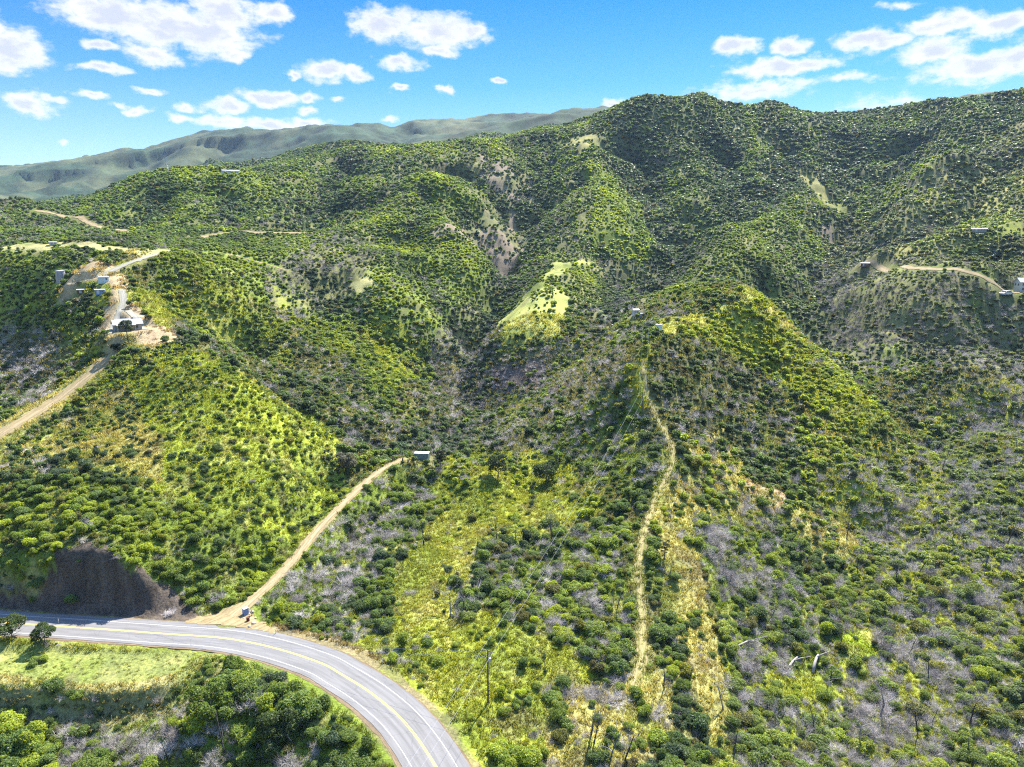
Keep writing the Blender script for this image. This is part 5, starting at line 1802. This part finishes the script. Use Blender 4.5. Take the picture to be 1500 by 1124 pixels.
tree('big dark round tree at the top of the grassy field', 730, 700, 34 * k1, 36 * k1, (.045, .07, .03), 8, .12)
tree('wide dark green tree above the grassy field right of the round one', 800, 705, 30 * k1, 44 * k1, (.05, .08, .03), 9, .1)
tree('tall dark cypress like tree just right of the green container', 645, 690, 40 * k1, 18 * k1, (.02, .03, .018), 10, .1)
k1 = mpp(hit(510, 690))
tree('grey green rounded tree between the house hill and the dirt track', 508, 690, 28 * k1, 34 * k1, (.15, .15, .13), 11, .12)
k1 = mpp(hit(30, 930))
tree('leafy roadside bush tree between the road and the grassy turnout at far left', 18, 935, 24 * k1, 32 * k1, (.075, .11, .03), 12, .08)
tree('dark leaning roadside bush tree right of the far left one', 66, 944, 22 * k1, 30 * k1, (.05, .08, .03), 13, .08, .3)
k1 = mpp(hit(300, 1020))
tree('large rounded green bush tree on the slope below the road turnout', 306, 1058, 44 * k1, 56 * k1, (.10, .145, .025), 14, .06)
tree('tall dark green bush tree left of the brown road verge', 404, 1086, 38 * k1, 50 * k1, (.06, .09, .03), 15, .06)
k1 = mpp(hit(950, 740))
tree('dark pointed tree beside the ridge path below its upper bend', 973, 820, 30 * k1, 12 * k1, (.035, .05, .025), 16, .1)

# ---- fallen and bleached trunks
for n_, (u0, v0, u1, v1, rad, bend, lab) in enumerate(((729, 782, 752, 800, .2, 0, 'straight pale fallen trunk lying in the grassy field'), (1150, 986, 1172, 962, .28, .6, 'bleached forked log lying in bright grass on the right slope'),
                                                     (1190, 988, 1200, 962, .36, 1.6, 'thick curved grey trunk standing in grass right of the forked log'), (1068, 960, 1118, 946, .2, 2.0, 'long bent pale branch arching over brush on the right slope'),
                                                     (396, 1080, 430, 1092, .16, 1.6, 'curved white dead branch at the lower edge below the road'))):
    a, b = hit(u0, v0), hit(u1, v1)
    c = (a + b) / 2 + np.array([0, 0, bend])
    L_ = np.linalg.norm(b - a)
    up = np.array([0, 0, rad * .8])
    m = MB().tube([Vector(a + up), Vector((a + c) / 2 + up + [0, 0, bend * .25]), Vector(c + up), Vector((b + c) / 2 + up + [0, 0, bend * .25]), Vector(b + up)], [rad, rad * .95, rad * .85, rad * .7, rad * .45], 8)
    m.tube([Vector(c + up), Vector(c + up + np.array([L_ * .18, .3, rad * 2])), Vector(c + up + np.array([L_ * .38, .2, rad * 3 + bend * .3]))], [rad * .6, rad * .45, rad * .2], 6)
    o = m.build('fallen_trunk', M['bleached'], None, True)
    tag(o, lab, 'log')


# ------------------------------------------------------------------ which one is which: look, nearest landmark, side of it and rank
MARKS = [('the road power pole', P1), ('the green container', BOX_P), ('the blue utility box', hit(360, 900)), ('the lone slim tree', hit(808, 792)), ('the big dark round tree', hit(730, 700)), ('the forked log', hit(1160, 975)),
         ('the pale fallen trunk', hit(740, 790)), ('the middle ridge pole', P2), ('the pointed path tree', hit(973, 820)), ('the left roadside bush tree', hit(18, 935)), ('the large rounded bush tree', hit(306, 1058)),
         ('the verge side bush tree', hit(404, 1086)), ('the curved white branch', hit(412, 1086)), ('the shoulder marker post', hit(560, 972)), ('the turnout marker post', hit(404, 929)), ('the bent pale branch', hit(1092, 950)),
         ('the lower path end', hit(918, 1028)), ('the lower right picture corner', hit(1480, 1110)), ('the round hillside tree', hit(508, 690)), ('the house slope track', hit(110, 568)), ('the upper power pole', P3)]
ORD = ['nearest', 'second nearest', 'third nearest', 'fourth nearest', 'fifth nearest', 'sixth nearest', 'seventh nearest', 'eighth nearest', 'ninth nearest', 'tenth nearest']


def nth(n):
    if n < 10:
        return ORD[n]
    n += 1
    return '%d%s nearest' % (n, 'th' if n % 100 in (11, 12, 13) else {1: 'st', 2: 'nd', 3: 'rd'}.get(n % 10, 'th'))


MX = np.array([p[:2] for _, p in MARKS])
for cat, lst in LIST.items():
    bins = {}
    ds = [o.scale[0] for o, _ in lst]
    lo_, hi_ = np.percentile(ds, [30, 70])
    for o, info in lst:
        x, y = o.location.x, o.location.y
        d = np.hypot(MX[:, 0] - x, MX[:, 1] - y)
        k = int(d.argmin())
        dx, dy = x - MX[k, 0], y - MX[k, 1]
        fx, fy = MX[k] / np.linalg.norm(MX[k])
        along, across = dx * fx + dy * fy, dx * fy - dy * fx
        side = ('behind it' if along > 0 else 'before it') if abs(along) > abs(across) else ('right of it' if across > 0 else 'left of it')
        c = np.array(o['tint'][:])
        if cat == 'shrub':
            hue = 'lime green' if c[1] > .2 else 'dark green' if c[1] < .1 else 'mid green'
        elif cat == 'dead shrub':
            hue = 'dark grey' if c[1] < .33 else 'pale grey' if c[1] > .5 else 'grey'
        else:
            hue = 'black' if c[1] < .06 else 'grey'
        bins.setdefault((k, side), []).append((float(d[k]), o, hue))
    for (k, side), q in bins.items():
        q.sort(key=lambda a: a[0])
        for n_, (_, o, hue) in enumerate(q):
            size = 'small ' if o.scale[0] < lo_ else 'large ' if o.scale[0] > hi_ else ''
            if cat == 'dead tree':
                size = 'short ' if o.scale[2] < .6 else 'tall ' if o.scale[2] > .9 else ''
            o['label'] = f"{size}{hue} {'burnt tree' if cat == 'dead tree' else cat}, {nth(n_)} to {MARKS[k][0]}, {side}"


# ------------------------------------------------------------------ light and air settings
SKY_STRENGTH = .15
EXPOSURE = 1.85
HAZE = .00003
DENOISE = False
CLOUD_V = 2.15
SKY_GRADE = [(0, (.31, .30, .30)), (.1, (.22, .275, .31)), (.2, (.075, .20, .30)), (.3, (.020, .155, .295)), (.5, (.55, .7, .85)), (1, (.9, 1.0, 1.1))]
# column, row, half width, half height, weight (frame units, turned into bearing and height)
CLOUDS = [
    (10, 72, 62, 40, 1), (-20, 40, 40, 40, 1), (160, 20, 90, 40, 1), (235, 35, 110, 45, 1), (300, 50, 90, 38, 1), (330, 20, 60, 40, 1), (225, 82, 45, 18, 1), (340, 75, 40, 14, .9),
    (398, 20, 32, 20, 1), (145, 68, 30, 9, .8), (150, 102, 48, 9, .9), (42, 155, 48, 20, 1), (75, 148, 25, 9, .8), (135, 140, 34, 7, .8), (180, 154, 22, 6, .8), (200, 162, 20, 7, .9), (222, 135, 22, 7, .7),
    (475, 105, 45, 20, 1), (515, 108, 30, 15, .9), (430, 112, 18, 8, .8), (585, 92, 38, 13, .8), (588, 132, 18, 8, .9), (653, 133, 14, 7, .8), (730, 118, 12, 6, .9),
    (565, 35, 60, 28, 1), (640, 48, 70, 30, 1), (690, 50, 40, 18, .8), (645, 78, 30, 12, .9),
    (270, 155, 22, 8, .8), (335, 157, 42, 14, 1), (268, 173, 24, 10, .9), (395, 143, 60, 14, 1), (450, 145, 24, 9, .9), (450, 162, 22, 8, .8), (330, 178, 50, 10, .8), (395, 183, 60, 12, .9), (450, 178, 40, 8, .8),
    (90, 210, 16, 6, .7), (495, 147, 12, 5, .6), (570, 172, 14, 5, .5),
    (910, 152, 24, 9, .9), (1080, 70, 42, 16, 1), (1155, 68, 36, 16, 1), (1150, 97, 95, 15, 1), (1110, 130, 100, 18, .75), (1250, 115, 60, 10, .5),
    (1280, 60, 70, 20, 1), (1380, 38, 70, 20, 1), (1460, 35, 70, 22, 1), (1360, 75, 70, 24, .85), (1440, 95, 110, 28, .95), (1490, 85, 60, 28, .9), (1300, 150, 80, 16, .4), (1320, 5, 30, 8, .6),
]


# ------------------------------------------------------------------ camera, sun, sky
cam = bpy.data.cameras.new('camera')
co = bpy.data.objects.new('camera', cam)
COL.objects.link(co)
cam.sensor_width = 36
cam.lens = 36 * F / 1500
cam.clip_end = 40000
co.location = (0, 0, CAM_Z)
co.rotation_euler = (math.pi / 2 - PITCH, 0, 0)
SC.camera = co

s = bpy.data.lights.new('sun', 'SUN')
s.energy = 5.0
s.angle = math.radians(.53)
s.color = (1, .95, .86)
so = bpy.data.objects.new('sun', s)
COL.objects.link(so)
so.location = (0, 0, 400)
so.rotation_euler = Vector((math.sin(SUN_AZ) * math.cos(SUN_EL), math.cos(SUN_AZ) * math.cos(SUN_EL), math.sin(SUN_EL))).to_track_quat('Z', 'Y').to_euler()

w = bpy.data.worlds.new('World')
SC.world = w
w.use_nodes = True
nt = w.node_tree
bg = nt.nodes['Background']
L = nt.links.new


def mth(op, a, b=None, c=None):
    n = nd(nt, 'Math', operation=op)
    for i, q in enumerate((a, b, c)):
        if q is None:
            continue
        if isinstance(q, (int, float)):
            n.inputs[i].default_value = q
        else:
            L(q, n.inputs[i])
    return n.outputs[0]


sky = nd(nt, 'TexSky', sky_type='NISHITA')
sky.sun_disc = False
sky.sun_elevation = SUN_EL
sky.sun_rotation = SUN_AZ
sky.air_density = 1.0
sky.dust_density = .3
sky.ozone_density = 2.0
tc = nd(nt, 'TexCoord')
sp = nd(nt, 'SeparateXYZ')
L(tc.outputs['Generated'], sp.inputs[0])
az = mth('ARCTAN2', sp.outputs[0], sp.outputs[1])
el = mth('ARCSINE', sp.outputs[2])
# clear air: deeper blue overhead, paler towards the horizon
grade = ramp(nt, mth('MULTIPLY', el, 1.0), SKY_GRADE)
gm = nd(nt, 'VectorMath', operation='MULTIPLY')
L(sky.outputs[0], gm.inputs[0])
L(grade, gm.inputs[1])
# broken cloud: a bank of cumulus, each where it hangs (bearing, height)
cb = nd(nt, 'CombineXYZ')
L(az, cb.inputs[0])
L(el, cb.inputs[1])
wn = nd(nt, 'TexNoise', i_Scale=26.0, i_Detail=5.0, i_Roughness=.55)
L(cb.outputs[0], wn.inputs['Vector'])
ws = nd(nt, 'VectorMath', operation='MULTIPLY_ADD')
ws.inputs[1].default_value = (.045, .026, 0)
ws.inputs[2].default_value = (-.0225, -.013, 0)
L(wn.outputs['Color'], ws.inputs[0])
wp = nd(nt, 'VectorMath', operation='ADD')
L(cb.outputs[0], wp.inputs[0])
L(ws.outputs[0], wp.inputs[1])
field = None
for u, v, hw, hh, k in CLOUDS:
    d = ray(u, v)
    d /= np.linalg.norm(d)
    a0, e0 = math.atan2(d[0], d[1]), math.asin(d[2])
    d2 = ray(u + hw, v); d2 /= np.linalg.norm(d2)
    d3 = ray(u, v - hh); d3 /= np.linalg.norm(d3)
    wa, we = abs(math.atan2(d2[0], d2[1]) - a0), abs(math.asin(d3[2]) - e0)
    n = nd(nt, 'VectorMath', operation='MULTIPLY_ADD')
    n.inputs[1].default_value = (1 / wa, 1 / we, 0)
    n.inputs[2].default_value = (-a0 / wa, -e0 / we, 0)
    L(wp.outputs[0], n.inputs[0])
    ln = nd(nt, 'VectorMath', operation='LENGTH')
    L(n.outputs[0], ln.inputs[0])
    f = mth('MULTIPLY', mth('SUBTRACT', 1.15, ln.outputs['Value']), k)
    field = f if field is None else mth('MAXIMUM', field, f)
cn = nd(nt, 'TexNoise', i_Scale=42.0, i_Detail=8.0, i_Roughness=.62)
mpn = nd(nt, 'Mapping')
mpn.inputs['Scale'].default_value = (1, 1.9, 1)
L(cb.outputs[0], mpn.inputs['Vector'])
L(mpn.outputs[0], cn.inputs['Vector'])
dens = mth('ADD', field, mth('MULTIPLY', mth('SUBTRACT', cn.outputs[0], .5), 1.5))
mask = nd(nt, 'MapRange', interpolation_type='SMOOTHSTEP')
mask.inputs['From Min'].default_value = .0
mask.inputs['From Max'].default_value = .72
L(dens, mask.inputs['Value'])
# cloud tone: thick parts a little greyer
tone = nd(nt, 'MapRange', interpolation_type='SMOOTHSTEP')
tone.inputs['From Min'].default_value = .3
tone.inputs['From Max'].default_value = .85
cn2 = nd(nt, 'TexNoise', i_Scale=30.0, i_Detail=6.0)
mp2 = nd(nt, 'Mapping')
mp2.inputs['Location'].default_value = (.3, .7, 0)
mp2.inputs['Scale'].default_value = (1, 1.9, 1)
L(cb.outputs[0], mp2.inputs['Vector'])
L(mp2.outputs[0], cn2.inputs['Vector'])
L(mth('MULTIPLY', dens, mth('ADD', .25, cn2.outputs[0])), tone.inputs['Value'])
cc = nd(nt, 'Mix', data_type='RGBA')
cc.inputs[6].default_value = (CLOUD_V, CLOUD_V * .985, CLOUD_V * .99, 1)
cc.inputs[7].default_value = (CLOUD_V * .66, CLOUD_V * .69, CLOUD_V * .80, 1)
L(tone.outputs[0], cc.inputs[0])
mx = nd(nt, 'Mix', data_type='RGBA')
L(mth('MULTIPLY', mask.outputs[0], .94), mx.inputs[0])
L(gm.outputs[0], mx.inputs[6])
L(cc.outputs[2], mx.inputs[7])
L(mx.outputs[2], bg.inputs[0])
bg.inputs[1].default_value = SKY_STRENGTH

if HAZE:
    lo = float(GZ.min()) - 1
    hi = max(float(GZ.max()), CAM_Z) + 12
    bm = MB().box((0, 0, (lo + hi) / 2), (19600, 19600, hi - lo))
    hz_ = bm.build('haze', None)
    hm = bpy.data.materials.new('thin_blue_air')
    hm.use_nodes = True
    n_ = hm.node_tree
    n_.nodes.remove(n_.nodes['Principled BSDF'])
    pv = n_.nodes.new('ShaderNodeVolumePrincipled')
    pv.inputs['Color'].default_value = (.52, .70, 1.0, 1)
    pv.inputs['Density'].default_value = HAZE
    n_.links.new(pv.outputs[0], n_.nodes['Material Output'].inputs['Volume'])
    hz_.data.materials.append(hm)
    tag(hz_, 'thin blue air between the near slopes and the far ridges', 'haze', kind='stuff')

vs = SC.view_settings
vs.view_transform = 'Standard'
vs.look = 'None'
vs.exposure = EXPOSURE
vs.gamma = 1
SC.cycles.max_bounces = 5
SC.cycles.diffuse_bounces = 3
SC.cycles.glossy_bounces = 1
SC.cycles.transmission_bounces = 3
SC.cycles.volume_bounces = 0
SC.cycles.transparent_max_bounces = 4
SC.cycles.caustics_reflective = False
SC.cycles.caustics_refractive = False
SC.cycles.use_denoising = DENOISE
SC.cycles.filter_width = 1.2
SC.cycles.use_adaptive_sampling = False
